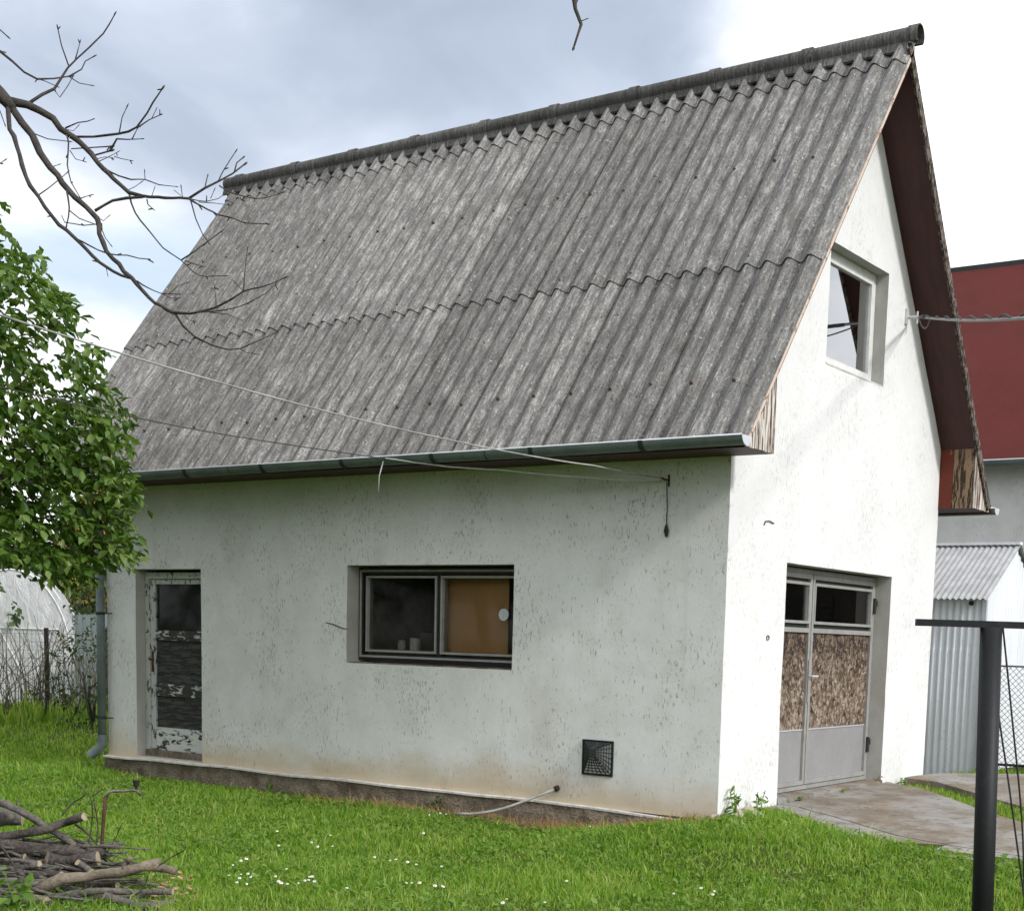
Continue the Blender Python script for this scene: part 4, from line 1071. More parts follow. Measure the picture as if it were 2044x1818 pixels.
# bare branches reaching in from a tree at the left, traced along their run and set at 5 to 6 m
Z = .3966
def bdep(u_, v_): return 5.6 + .35 * math.sin(u_ / 170. + .6) + .25 * math.cos(v_ / 210.)
BR = [
 ([(-900, 330), (-600, 300), (-330, 340), (-120, 400), (0, 470), (40, 520), (62, 548)], 110, 56, 0),
 ([(50, 510), (130, 525), (200, 555), (270, 605), (320, 650), (370, 690), (430, 750), (490, 815), (550, 875), (600, 930), (650, 970), (720, 990), (800, 992), (950, 1000)], 44, 13, 0),
 ([(950, 1000), (1030, 950), (1110, 910), (1170, 875), (1228, 830)], 13, 8, .2),
 ([(1180, 865), (1190, 822), (1222, 795)], 8, 6, .1), ([(1100, 912), (1130, 850), (1185, 765)], 7, 5, .1), ([(1030, 950), (1038, 915), (1045, 885)], 6, 5, .1),
 ([(950, 1000), (1000, 1030), (1100, 1080), (1180, 1100), (1230, 1122), (1345, 1128)], 11, 5, -.2), ([(960, 1010), (985, 1100), (1020, 1180), (1045, 1215)], 7, 4, .15),
 ([(1105, 935), (1150, 965), (1230, 990), (1310, 1000), (1420, 970)], 8, 4, -.15), ([(950, 1000), (1040, 1015), (1100, 1000), (1140, 970)], 6, 3, .1), ([(1000, 1018), (1080, 1022), (1150, 1032)], 5, 3, .1),
 ([(60, 545), (110, 620), (160, 680), (210, 770), (260, 840), (310, 920), (370, 985), (430, 1040), (490, 1095), (505, 1180), (540, 1270), (600, 1330), (660, 1400), (720, 1470), (780, 1520), (880, 1575)], 40, 17, 0),
 ([(880, 1575), (920, 1640), (980, 1695), (1060, 1735), (1150, 1760), (1210, 1755), (1290, 1720), (1375, 1680)], 14, 4, .2), ([(1210, 1756), (1240, 1775), (1282, 1781)], 5, 3, .05),
 ([(880, 1575), (960, 1575), (1080, 1550), (1160, 1510), (1225, 1465), (1320, 1445), (1430, 1400)], 16, 5, .15), ([(1225, 1465), (1235, 1350), (1245, 1255)], 9, 5, .1), ([(1088, 1548), (1086, 1500), (1080, 1450)], 6, 3, .05),
 ([(960, 1575), (1140, 1560), (1250, 1525), (1340, 1475), (1385, 1430)], 8, 4, .2), ([(1060, 1572), (1140, 1580), (1210, 1610)], 6, 3, .05), ([(930, 1590), (950, 1612), (975, 1616)], 5, 3, .02),
 ([(478, 1062), (520, 1035), (570, 1012), (640, 1000), (720, 992)], 15, 14, 0),
 ([(40, 545), (55, 650), (100, 780), (125, 890), (190, 985), (260, 1085), (330, 1160), (400, 1220), (500, 1320), (570, 1365), (655, 1400)], 26, 14, 0),
 ([(370, 1195), (450, 1235), (540, 1275), (640, 1285), (700, 1302), (745, 1305)], 9, 5, -.1), ([(690, 1415), (750, 1450), (810, 1475), (900, 1480)], 9, 4, -.1), ([(810, 1475), (860, 1500), (895, 1500)], 5, 3, 0), ([(850, 1478), (900, 1437), (940, 1425)], 4, 3, 0),
 ([(330, 650), (345, 720), (340, 830), (360, 920), (400, 990)], 9, 5, 0), ([(335, 960), (350, 1050), (335, 1135)], 11, 7, 0), ([(350, 1060), (400, 1100), (480, 1130)], 7, 4, 0), ([(310, 1085), (325, 1120), (420, 1135), (490, 1128)], 5, 5, 0),
 ([(190, 985), (240, 950), (290, 910), (335, 872)], 7, 4, 0), ([(330, 645), (390, 620), (440, 612), (466, 602)], 8, 4, -.1),
 ([(380, 690), (470, 690), (590, 675), (690, 645), (740, 570), (770, 520), (815, 450)], 14, 7, -.15), ([(600, 672), (615, 590), (637, 543)], 7, 4, -.05), ([(690, 645), (750, 605), (805, 580)], 8, 4, -.05), ([(765, 595), (782, 560)], 4, 3, 0),
 ([(555, 760), (590, 700), (640, 702), (712, 700)], 13, 4, -.05), ([(665, 700), (690, 650)], 6, 4, 0), ([(358, 750), (460, 745), (555, 738)], 6, 7, 0), ([(478, 782), (555, 760)], 9, 9, 0), ([(495, 815), (560, 785), (585, 770)], 5, 3, 0), ([(575, 788), (610, 800), (655, 808)], 5, 3, 0), ([(352, 758), (380, 800), (418, 812)], 5, 3, 0),
 ([(162, 670), (240, 700), (340, 712)], 7, 4, 0), ([(528, 850), (600, 885), (660, 905), (730, 905), (800, 930), (885, 940)], 10, 4, -.1), ([(730, 905), (728, 868)], 5, 4, 0), ([(910, 985), (885, 965)], 4, 3, 0), ([(918, 990), (912, 945)], 5, 4, 0),
 ([(650, 975), (680, 1070), (740, 1150), (820, 1245), (910, 1310), (1000, 1385), (1130, 1388)], 11, 4, .1), ([(915, 1308), (980, 1265), (1040, 1220), (1105, 1172)], 8, 5, .05), ([(930, 1312), (980, 1330), (1020, 1340)], 5, 3, 0), ([(740, 1005), (745, 1030), (768, 1050)], 7, 4, 0),
 ([(-300, 60), (-120, 180), (0, 260), (60, 310), (120, 365), (190, 400), (270, 397), (350, 385)], 18, 7, 0), ([(145, 520), (210, 475), (270, 450), (300, 400), (340, 340), (385, 300), (450, 240), (520, 170), (575, 78)], 17, 6, 0),
 ([(345, 330), (310, 230), (292, 148)], 8, 5, -.05), ([(378, 305), (390, 260), (402, 218)], 7, 4, 0), ([(350, 385), (410, 350), (430, 310), (468, 288)], 8, 5, 0), ([(350, 388), (400, 420), (455, 430)], 6, 4, 0), ([(270, 450), (302, 490), (340, 435), (362, 395)], 6, 4, 0), ([(190, 398), (230, 410), (278, 432)], 6, 4, 0),
 ([(-160, 60), (-60, 120), (0, 150), (32, 180)], 9, 5, 0), ([(-20, 540), (0, 560), (22, 620)], 7, 4, 0), ([(-90, 840), (0, 822), (22, 808)], 6, 4, 0),
 ([(490, 1095), (522, 1112), (540, 1095)], 6, 3, 0), ([(512, 1125), (515, 1160), (530, 1200), (555, 1230)], 6, 4, 0), ([(405, 1000), (430, 990), (450, 985)], 6, 4, 0), ([(325, 650), (370, 660), (388, 640)], 4, 3, 0), ([(640, 960), (680, 940), (705, 922)], 4, 3, 0), ([(1170, 1100), (1110, 1085)], 4, 4, 0), ([(1060, 1000), (1075, 965)], 5, 3, 0), ([(490, 800), (530, 790), (560, 795)], 4, 3, 0),
 ([(765, 985), (775, 955)], 4, 3, 0), ([(270, 838), (288, 832)], 5, 3, 0), ([(535, 1350), (540, 1375)], 5, 3, 0), ([(1225, 1465), (1180, 1420)], 4, 3, 0),
]
bt_base = on(-560, 2050, 2, -.25)
tp = at(-560, 200, float((bt_base - CAM) @ FWD)); dtr = 5.9
b0 = at(-900 * Z, 330 * Z, bdep(-900 * Z, 330 * Z))
trunk_xy = b0
bare = thing('bare_tree', 'bare dark branches reaching in at upper left over the roof', 'tree', (b0[0], b0[1], float(gz(b0[0], b0[1]))))
MB().tube(smooth_path([(b0[0] - .05, b0[1] + .03, -.4), (b0[0], b0[1], 1.2), (b0[0] + .03, b0[1], 2.6), (b0[0], b0[1], b0[2] + .02), (b0[0] - .1, b0[1] + .1, b0[2] + 1.2)], .25), .13, 12, True, .06).build('trunk', MAT['bark_trunk'], bare, True)
rb = random.Random(3)
def branch(pts, wa, wb, off, scale=Z):
    n = len(pts); q = []
    for i, (a_, b_) in enumerate(pts):
        t = i / (n - 1); uu_, vv_ = a_ * scale, b_ * scale; dd_ = bdep(uu_, vv_) + off * t
        w_ = (wa + (wb - wa) * t ** .8) * scale
        q.append([*at(uu_, vv_, dd_), w_ * .5 / FPX * dd_])
    P = smooth_path(q, .045)
    for i in range(1, len(P) - 1): P[i, :3] += np.array([rb.gauss(0, 1) for _ in range(3)]) * min(.0035, P[i, 3] * .28)
    r = np.array([p[3] * (1 + rb.uniform(-.10, .13)) for p in P])
    mb = MB().tube(P[:, :3], list(r), 7 if wa > 20 else 5)
    # buds and spurs
    for i in range(2, len(P), 3):
        if rb.random() < .5 and wa < 30:
            dr = np.array([rb.gauss(0, 1) for _ in range(3)]); dr /= np.linalg.norm(dr); ln = rb.uniform(.01, .022)
            mb.tube([P[i, :3], P[i, :3] + dr * (P[i, 3] + ln)], [.0035, .0022], 4)
    if wb <= 9:
        e = P[-1, :3]; t = P[-1, :3] - P[-2, :3]; t /= np.linalg.norm(t) + 1e-9
        mb.tube([e - t * .005, e + t * .01, e + t * .02], [r[-1], r[-1] * 1.5, r[-1] * .5], 5)
    mb.build('branch', MAT['bark_dark'], bare, True)
for pts, wa, wb, off in BR: branch(pts, wa, wb, off)
branch([(-900, 300), (-300, -420), (700, -560), (1800, -520), (2600, -250), (2860, -120), (2890, -20), (2896, 50), (2925, 120), (2915, 170), (2888, 238)], 60, 9, 0)
branch([(2915, 112), (2945, 100)], 7, 4, 0); branch([(2896, 30), (2912, -8)], 7, 5, 0)

# ------------------------------------------------------------------ wood pile
ZL = .2205
def lg(x, y): return (x * ZL, 1441.9 + y * ZL)
LOGS = [
 ('log_grey', 9.45, [(-160, 640), (-40, 705), (100, 760), (250, 840), (400, 930), (560, 1030), (660, 1100)], 78, 58, 'long straight grey branch leaning across the top of the brush pile'),
 ('log_dark', 9.35, [(-140, 1060), (100, 1020), (280, 990), (430, 960), (560, 910), (680, 870), (765, 845)], 82, 74, 'dark rough-barked branch with a pale cut end, highest of the pile'),
 ('log_grey', 9.6, [(-220, 830), (-40, 850), (80, 865), (205, 872)], 190, 110, 'short thick grey stump at the left edge of the brush pile'),
 ('log_dark', 9.30, [(-160, 1100), (200, 1135), (500, 1165), (750, 1175), (945, 1185)], 130, 100, 'thick dark log lying level in the middle of the pile'),
 ('log_dark', 9.22, [(420, 1230), (600, 1245), (760, 1250), (890, 1232)], 130, 135, 'stubby dark log with a wide cut end under the middle log'),
 ('log_grey', 9.15, [(-160, 1350), (150, 1320), (360, 1275)], 66, 60, 'grey stick lying under the dark logs at the left'),
 ('log_grey', 9.08, [(-160, 1390), (300, 1370), (545, 1385)], 56, 50, 'thin grey stick just above the mossy branch'),
 ('log_grey', 8.98, [(-160, 1435), (200, 1432), (485, 1452)], 64, 58, 'greenish grey branch lying left behind the pale forked log'),
 ('log_pale', 8.86, [(240, 1570), (330, 1530), (430, 1478), (560, 1412), (800, 1388), (1100, 1350), (1250, 1312), (1440, 1262)], 118, 84, 'pale forked log lying across the front of the pile'),
 ('log_pale', 8.70, [(205, 1648), (320, 1612), (440, 1622)], 96, 100, 'short pale log stub below the forked log'),
 ('log_grey', 8.72, [(430, 1665), (600, 1602), (750, 1542), (900, 1520), (1200, 1532), (1565, 1526)], 62, 56, 'crooked grey branch lying under the pale forked log'),
 ('log_grey', 8.62, [(940, 1562), (1100, 1612), (1250, 1660), (1420, 1715), (1560, 1770)], 72, 96, 'grey branch slanting to the bottom edge, lowest of the pile'),
 ('log_dark', 8.95, [(780, 1482), (950, 1462), (1066, 1472)], 58, 54, 'short dark stick tucked under the pale forked log'),
 ('log_dark', 9.05, [(270, 1380), (420, 1385), (560, 1372)], 70, 62, 'short dark billet behind the pale forked log'),
 ('log_dark', 9.35, [(-140, 1240), (60, 1230), (240, 1215)], 96, 80, 'dark log end low at the left under the middle log'),
 ('log_grey', 9.0, [(700, 1260), (760, 1300), (830, 1350)], 66, 60, 'short upright grey stub between dark and pale logs'),
]
TW = {8: [([(1300, 1305), (1450, 1312), (1580, 1335)], 84, 78), ([(1440, 1290), (1560, 1212), (1684, 1140), (1640, 1092)], 14, 8), ([(1130, 1330), (1150, 1260), (1180, 1230)], 70, 50)],
      0: [([(560, 1030), (760, 1092), (900, 1200), (1052, 1335)], 26, 20), ([(680, 918), (800, 1010), (950, 1192)], 24, 16), ([(150, 745), (152, 690)], 14, 8)],
      1: [([(560, 842), (640, 742), (780, 640), (700, 558)], 16, 7), ([(765, 850), (830, 858), (870, 858)], 16, 6), ([(250, 980), (300, 930), (350, 925)], 14, 6)],
      3: [([(800, 1105), (832, 900), (832, 720), (790, 612)], 15, 9), ([(880, 1085), (884, 900), (850, 722)], 17, 9), ([(970, 1172), (1050, 1040), (1104, 905)], 13, 6), ([(840, 668), (900, 620), (930, 595)], 12, 6), ([(410, 1112), (560, 1202), (700, 1152), (760, 1092)], 16, 9), ([(480, 1305), (560, 1202)], 12, 10)],
      5: [([(0, 1105), (80, 1212), (160, 1342), (250, 1484)], 20, 14)], 10: [([(1270, 1525), (1320, 1450), (1340, 1380)], 14, 8)], 13: [([(1000, 1260), (1100, 1170), (1125, 1230)], 8, 6)]}
def logpath(pts, wa, wb, dep_, step=.05):
    q = []
    for i, (a_, b_) in enumerate(pts):
        t = i / (len(pts) - 1); uu_, vv_ = lg(a_, b_); w_ = (wa + (wb - wa) * t) * ZL
        d_ = dep_ + .05 * math.sin(i * 1.9); q.append([*at(uu_, vv_, d_), w_ * .5 / FPX * d_])
    P = smooth_path(q, step)
    for i in range(len(P)): P[i, :3] += np.array([rb.gauss(0, 1) for _ in range(3)]) * P[i, 3] * .06
    g_ = gz(P[:, 0], P[:, 1]); P[:, 2] = np.maximum(P[:, 2], g_ + P[:, 3] * .75)
    return P
for i, (mt_, dp_, pts, wa, wb, lab) in enumerate(LOGS):
    P = logpath(pts, wa, wb, dp_)
    loc = P[len(P) // 2, :3].copy()
    mb = MB().tube(P[:, :3], [r * (1 + rb.uniform(-.08, .1)) for r in P[:, 3]], 10, True, .12)
    o = mb.build('log', MAT[mt_], None, True, loc=loc); tag(o, lab, 'log', 'logs and branches of the brush pile')
    if o.data.polygons:
        o.data.materials.append(MAT['cut_wood'])
        for q_ in (-1, -2): o.data.polygons[q_].use_smooth = False; o.data.polygons[q_].material_index = 1
    for pts2, a2, b2 in TW.get(i, []):
        P = logpath(pts2, a2, b2, dp_ - .03, .04)
        MB().tube(P[:, :3], [max(.0018, r) for r in P[:, 3]], 6, True, .08).build('twig', MAT['log_pale' if a2 > 40 else 'bark_dark'], o, True)

# small brushwood filling the pile
br_ = np.random.default_rng(17); mb = MB()
for k in range(280):
    uu_, vv_ = br_.uniform(-60, 330), br_.uniform(1655, 1815); lim = 300 - max(0, 1700 - vv_) * 2.2
    if uu_ > lim - 60: continue
    d_ = 9.55 - (vv_ - 1650) / 165 * .85; c_ = at(uu_, vv_, d_); g_ = float(gz(c_[0], c_[1])); c_[2] = max(c_[2] - .05, g_ + .015)
    dv = RGT * br_.uniform(.5, 1) * br_.choice([-1, 1]) + FWD * br_.uniform(-.6, .6); dv[2] = br_.uniform(-.22, .22); dv /= np.linalg.norm(dv); l_ = br_.uniform(.12, .42)
    p_, q_ = c_ - dv * l_, c_ + dv * l_; p_[2] = max(p_[2], g_ + .01); q_[2] = max(q_[2], g_ + .01)
    P = smooth_path([p_, c_ + br_.normal(0, .02, 3), q_], .12); r_ = br_.choice([.004, .006, .009, .014])
    mb.tube(P, list(np.linspace(r_, r_ * .5, len(P))), 5)
o = mb.build('brushwood', MAT['log_grey'], None, True); tag(o, 'thin grey brushwood filling the gaps of the pile', 'brushwood', kind='stuff')

# standpipe tap
tb = on(200, 1722, 2, -.25); tdp = float((tb - CAM) @ FWD)
tap = thing('water_tap', 'rusty standpipe water tap with black handle behind the brush pile', 'tap', tb)
tt = at(*lg(955, 645), tdp); te = at(*lg(1235, 612), tdp - .05); tn = at(*lg(1275, 650), tdp - .055)
MB().tube(smooth_path([tb - np.array((0, 0, .1)), (tb + tt) / 2, tt + np.array((0, 0, -.01))], .1), .013, 10).build('standpipe', MAT['rust'], tap, True)
MB().tube(smooth_path([tt + np.array((0, 0, -.03)), tt + (te - tt) * .12 + np.array((0, 0, .012)), tt + (te - tt) * .6 + np.array((0, 0, .006)), te, tn], .03), .011, 10).build('spout', MAT['spout_metal'], tap, True)
MB().tube([te + np.array((0, 0, .005)), te + np.array((0, 0, .028)), te + np.array((0, 0, .030)), te + np.array((0, 0, .075))], [.010, .010, .020, .026], 12).build('valve_handle', MAT['gasket'], tap)

# ------------------------------------------------------------------ left background
fl = fence_run('wire_fence', (-13.6, .2), (-16.2, 8.6), -.12, 1.35, .10, .0032, 'thin wire mesh fence in front of the plastic tunnel at left', False, (.05, .26, .45, .63, .85, 1.), .038, 'fence_post')
pt0 = at(28, 1432, 27.5); pt0[2] = -.18
pl = thing('garden_tunnel', 'white plastic garden tunnel behind the wire fence', 'greenhouse', pt0)
ax = RGT.copy(); ax[2] = 0; ax /= np.linalg.norm(ax); bk = FWD.copy(); bk[2] = 0; bk /= np.linalg.norm(bk)
lenv = bk * 3.4 - ax * .9
def hoop(k, off): 
    th = math.pi * k / 20; return pt0 + ax * (1.2 * math.cos(th)) + np.array((0, 0, 2.66 * math.sin(th) ** .72)) + off
V = []; F = []
for j in range(7):
    for k in range(21): V.append(hoop(k, lenv * j / 6) + rng.normal(0, .035, 3))
for j in range(6):
    for k in range(20): F.append((j * 21 + k, j * 21 + k + 1, (j + 1) * 21 + k + 1, (j + 1) * 21 + k))
MB().add(V, F).build('film', MAT['film'], pl, True)
MB().add([hoop(k, 0 * lenv) for k in range(21)], [tuple(range(21))]).build('end_film', MAT['film'], pl)
for j in range(4): MB().tube([hoop(k, lenv * j / 3 - bk * .012) for k in range(21)], .016, 6).build('hoop', MAT['white_paint'], pl, True)
H_ = pt0 + np.array((0, 0, 1.55))
MB().tube([H_ - ax * .92 - bk * .02, H_ + ax * .92 - bk * .02], .016, 6).tube([H_ - ax * .25 - bk * .02, pt0 + ax * .55 - bk * .02], .014, 6).tube([H_ + ax * .05 - bk * .02, pt0 - ax * .55 - bk * .02], .014, 6).build('end_brace', MAT['white_paint'], pl)

def shrub(name, c, rad, n, mat, leaf, label, cat='shrub', group=None, stem='bark_dark', seed=0):
    r = np.random.default_rng(seed + 100); c = np.array(c, float)
    root = thing(name, label, cat, (c[0], c[1], float(gz(c[0], c[1]))), group)
    d = r.normal(0, 1, (n, 3)); d /= np.linalg.norm(d, axis=1, keepdims=True)
    p = c + d * np.array(rad) * (r.uniform(.25, 1, n) ** .5)[:, None] * (1 + .25 * np.sin(d[:, 0:1] * 5 + seed) * np.cos(d[:, 2:3] * 4))
    p[:, 2] = np.maximum(p[:, 2], gz(p[:, 0], p[:, 1]) + .05)
    dd_ = d + r.normal(0, .4, d.shape); dd_[:, 2] += .25
    V, F = shoots(p, dd_, 6, r.uniform(.15, .3, n) * leaf / .07, leaf, .2, r)
    np_obj('crown', V, F, MAT[mat], root, tuple(c))
    g_ = np.array((c[0], c[1], float(gz(c[0], c[1]))))
    mb = MB()
    for k in range(5):
        e = c + r.normal(0, .5, 3) * np.array(rad); P = smooth_path([g_ + r.normal(0, .06, 3) * np.array((1, 1, 0)), (g_ + e) / 2 + r.normal(0, .1, 3), e], .25)
        mb.tube(P, list(np.linspace(.03, .008, len(P))), 5)
    mb.build('trunk', MAT[stem], root, True); return root
shrub('shrub', at(70, 1185, 31.5) + np.array((0, 0, -.1)), (2.6, 1.6, 1.1), 620, 'leaf_dark', .15, 'dark leafy shrub showing above the plastic tunnel', seed=1)
shrub('shrub', at(168, 1215, 30), (.55, .55, .7), 130, 'leaf_yellow', .09, 'yellow-orange shrub between the tunnel and the garage corner', seed=2)
shrub('shrub', at(120, 1185, 33), (3.0, 2.5, 1.0), 700, 'leaf_dark', .17, 'dark green shrub far behind the yellow shrub', seed=3)
shrub('shrub', at(-120, 1180, 30), (4.0, 3.0, 1.9), 600, 'leaf_dark', .18, 'large dark shrub at the far left edge', seed=4)
shrub('shrub', at(185, 1350, 22), (.7, .7, .9), 160, 'leaf_dark', .075, 'dark bramble bush between wire fence and downpipe', seed=5)
shrub('shrub', at(235, 1215, 34), (2.5, 2.0, 1.5), 500, 'leaf_dark', .16, 'dark shrub hidden mostly behind the garage left corner', seed=6)
# unseen trees added behind the camera to block low sky and darken the panes
for k, (x, y, h_, r_) in enumerate(((-10, -17, 5.0, 4.0), (-2.5, -20, 5.8, 4.6), (4.5, -23, 5.6, 4.4), (-18, -12.5, 4.8, 4.0), (11, -22, 5.2, 4.0), (-22, -7, 4.2, 3.6))):
    shrub('occluder_tree', (x, y, h_), (r_, r_, h_ * .85), 520, 'leaf_dark', .36, ('broad unseen tree added behind the viewer, mirrored in the long window', 'tall unseen tree added straight behind the lawn, mirrored in the panes', 'round unseen tree added behind the viewer on the right', 'unseen tree added at the left boundary behind the viewer', 'unseen tree added farthest right behind the viewer', 'unseen added tree mirrored in the side door pane')[k], 'tree', 'unseen trees added behind the viewer', seed=20 + k)
# dry climbing stems on the fence
rt = np.random.default_rng(8); mb = MB()
for k in range(260):
    f = rt.beta(2, 2); b_ = np.array((-13.6, .2, 0)) + (np.array((-16.2, 8.6, 0)) - np.array((-13.6, .2, 0))) * f
    b_[:2] += rt.normal(0, .16, 2); b_[2] = float(gz(b_[0], b_[1])); h_ = rt.uniform(.4, 1.75); a_ = b_ + np.array((*rt.normal(0, .15, 2), h_ * .5)); c_ = b_ + np.array((*rt.normal(0, .30, 2), h_))
    P = smooth_path([b_, a_, c_], .25); mb.tube(P, list(np.linspace(.010, .004, len(P))), 3)
o = mb.build('dry_stems', MAT['dry_twig']); tag(o, 'tangle of dry climbing stems along the wire fence', 'stems', kind='stuff')
# corrugated grey fence panel beyond
fp0, fp1 = at(148, 1226, 26), at(300, 1222, 26.6)
fe = thing('panel_fence', 'low grey panel fence behind the bramble at left', 'fence', (*(fp0 + fp1)[:2] / 2, -.2))
for k in range(9):
    a_ = fp0 + (fp1 - fp0) * k / 9; b_ = fp0 + (fp1 - fp0) * (k + .96) / 9
    MB().prism([(a_[0], a_[1], -.3), (b_[0], b_[1], -.3), (b_[0], b_[1], b_[2]), (a_[0], a_[1], a_[2])], tuple(bk * .03)).build('panel', MAT['zinc_gutter'], fe)

# red-roofed house far behind the leafy tree
hc = at(205, 1385, 36); hc[2] = -.25
hs_ = thing('red_roof_house', 'house with orange-red tiled roof glimpsed through the fruit tree', 'house', hc)
ax2, bk2 = ax, bk
def HP(a_, b_, z): return tuple(hc + ax2 * a_ + bk2 * b_ + np.array((0, 0, z)))
MB().prism([HP(-.9, 0, 0), HP(3.2, 0, 0), HP(3.2, 6, 0), HP(-.9, 6, 0)], (0, 0, 3.25)).build('wall', MAT['house_cream'], hs_)
rr_ = MB().prism([HP(-1.15, -.5, 3.15), HP(3.6, -.5, 3.15), HP(3.6, 3, 5.6), HP(-1.15, 3, 5.6)], (0, 0, .1)).prism([HP(-1.15, 6.5, 3.15), HP(-1.15, 3, 5.6), HP(3.6, 3, 5.6), HP(3.6, 6.5, 3.15)], (0, 0, .1)).build('roof', MAT['tile_red'], hs_)
for k in range(9):
    f0 = k / 9; MB().prism([HP(-1.17, -.52 + 3.5 * f0, 3.26 + 2.45 * f0), HP(3.62, -.52 + 3.5 * f0, 3.26 + 2.45 * f0), HP(3.62, -.52 + 3.5 * (f0 + .10), 3.285 + 2.45 * (f0 + .10)), HP(-1.17, -.52 + 3.5 * (f0 + .10), 3.285 + 2.45 * (f0 + .10))], (0, 0, .03)).build('tile_course', MAT['tile_red'], rr_)
MB().tube([HP(-1.15, -.58, 3.14), HP(3.6, -.58, 3.14)], .07, 8).build('gutter', MAT['white_paint'], hs_)

# ------------------------------------------------------------------ soil strip, stones, weeds
def strip():
    xs = np.arange(-6.2, .08, .08); V = []; F = []
    for x in xs:
        wd = (.18 + .30 * float(sstep(x, -5.2, -2.2)) + .07 * noise.noise(Vector((x * 2.1, 3, 9)))) * (1 - .5 * float(sstep(x, -.7, .05)))
        for k in range(6):
            y = .0 - wd * k / 5; h = .014 * (1 - (k / 5) ** 2) + .008 * noise.noise(Vector((x * 9, y * 9, 1)))
            if k == 5: h = -.02
            V.append((x, y, float(gz(x, y)) + .008 + h))
    for i in range(len(xs) - 1):
        for k in range(5): F.append((i * 6 + k, i * 6 + k + 1, (i + 1) * 6 + k + 1, (i + 1) * 6 + k))
    o = MB().add(V, F).build('soil_strip', MAT['soil'], None, True); tag(o, kind='structure')
strip()
sr = random.Random(4)
for k, (x, y, s, lab) in enumerate(((.08, .22, .075, 'rough tan stone at the garage corner, nearest the wall edge'), (.17, .06, .06, 'pale stone beside the corner weed, nearest the lawn'), (.10, .40, .085, 'largest pale stone between the weed and the drive'), (.25, .26, .055, 'small cream stone at the edge of the drive'), (.05, .58, .06, 'cream stone close to the garage door jamb'), (.02, -.08, .05, 'orange-tan stone at the foot of the corner'))):
    V = []; F = []; n = 8
    for i in range(5):
        ph_ = math.pi * (i + .5) / 5
        for j in range(n):
            th = 2 * math.pi * j / n; r_ = s * (1 + sr.uniform(-.22, .22))
            V.append((x + r_ * math.sin(ph_) * math.cos(th), y + r_ * math.sin(ph_) * math.sin(th), float(gz(x, y)) + .03 + r_ * .62 * math.cos(ph_)))
    for i in range(4):
        for j in range(n): F.append((i * n + j, i * n + (j + 1) % n, (i + 1) * n + (j + 1) % n, (i + 1) * n + j))
    F += [tuple(range(n))[::-1], tuple(4 * n + j for j in range(n))]
    o = MB().add(V, F).build('stone', MAT['stone'], None, True, loc=(x, y, float(gz(x, y)))); tag(o, lab, 'stone', 'stones at the garage corner')
def weed(x, y, h, n, ll, wl, label, seed, mat='leaf_weed', name='weed'):
    r = np.random.default_rng(seed); z = float(gz(x, y)) + .02; root = thing(name, label, 'weed', (x, y, z))
    mb = MB(); st = []; dr = []
    for k in range(max(1, n // 7)):
        e = np.array((x, y, z)) + np.array((*r.normal(0, h * .22, 2), h * r.uniform(.6, 1))); mb.tube(smooth_path([(x, y, z), (np.array((x, y, z)) + e) / 2 + r.normal(0, .01, 3), e], .05), .0035, 4)
        st.append(np.array((x, y, z))); dr.append(e - np.array((x, y, z)))
    mb.build('stem', MAT['stem'], root)
    st, dr = np.array(st), np.array(dr); V, F = shoots(st, dr, 9, np.linalg.norm(dr, axis=1), ll, .1, r, wl)
    np_obj('leaf', V, F, MAT[mat], root, (x, y, z))
weed(.10, .12, .30, 22, .11, .22, 'spiky narrow-leaved weed at the near corner of the gable', 1)
weed(.12, .50, .20, 18, .07, .35, 'bushy weed among the stones beside the door jamb', 2)
weed(.06, .68, .22, 12, .06, .3, 'thin upright weed against the wall left of the garage door', 3)
weed(.05, 1.5, .07, 18, .05, .4, 'low weed growing at the garage door step, left', 4)
weed(.07, 2.4, .08, 26, .05, .4, 'low weed tuft at the middle of the door step', 5)
weed(-.05, 3.42, .20, 20, .06, .3, 'dry brown weed in the right corner of the garage doorway', 6, 'dry_grass')
weed(.07, 3.9, .10, 20, .06, .35, 'small weed at the wall right of the garage door', 7)
weed(-3.0, -.12, .16, 26, .05, .5, 'dark ground-hugging weed against the plinth below the window', 8, 'leaf_dark')
weed(-5.2, -.16, .14, 20, .06, .4, 'leafy tuft by the plinth between side door and window', 9)
qq = at(*lg(150, 1640), 8.5)
weed(float(qq[0]), float(qq[1]), .24, 14, .12, .6, 'broad-leaved green weed in front of the brush pile', 10)

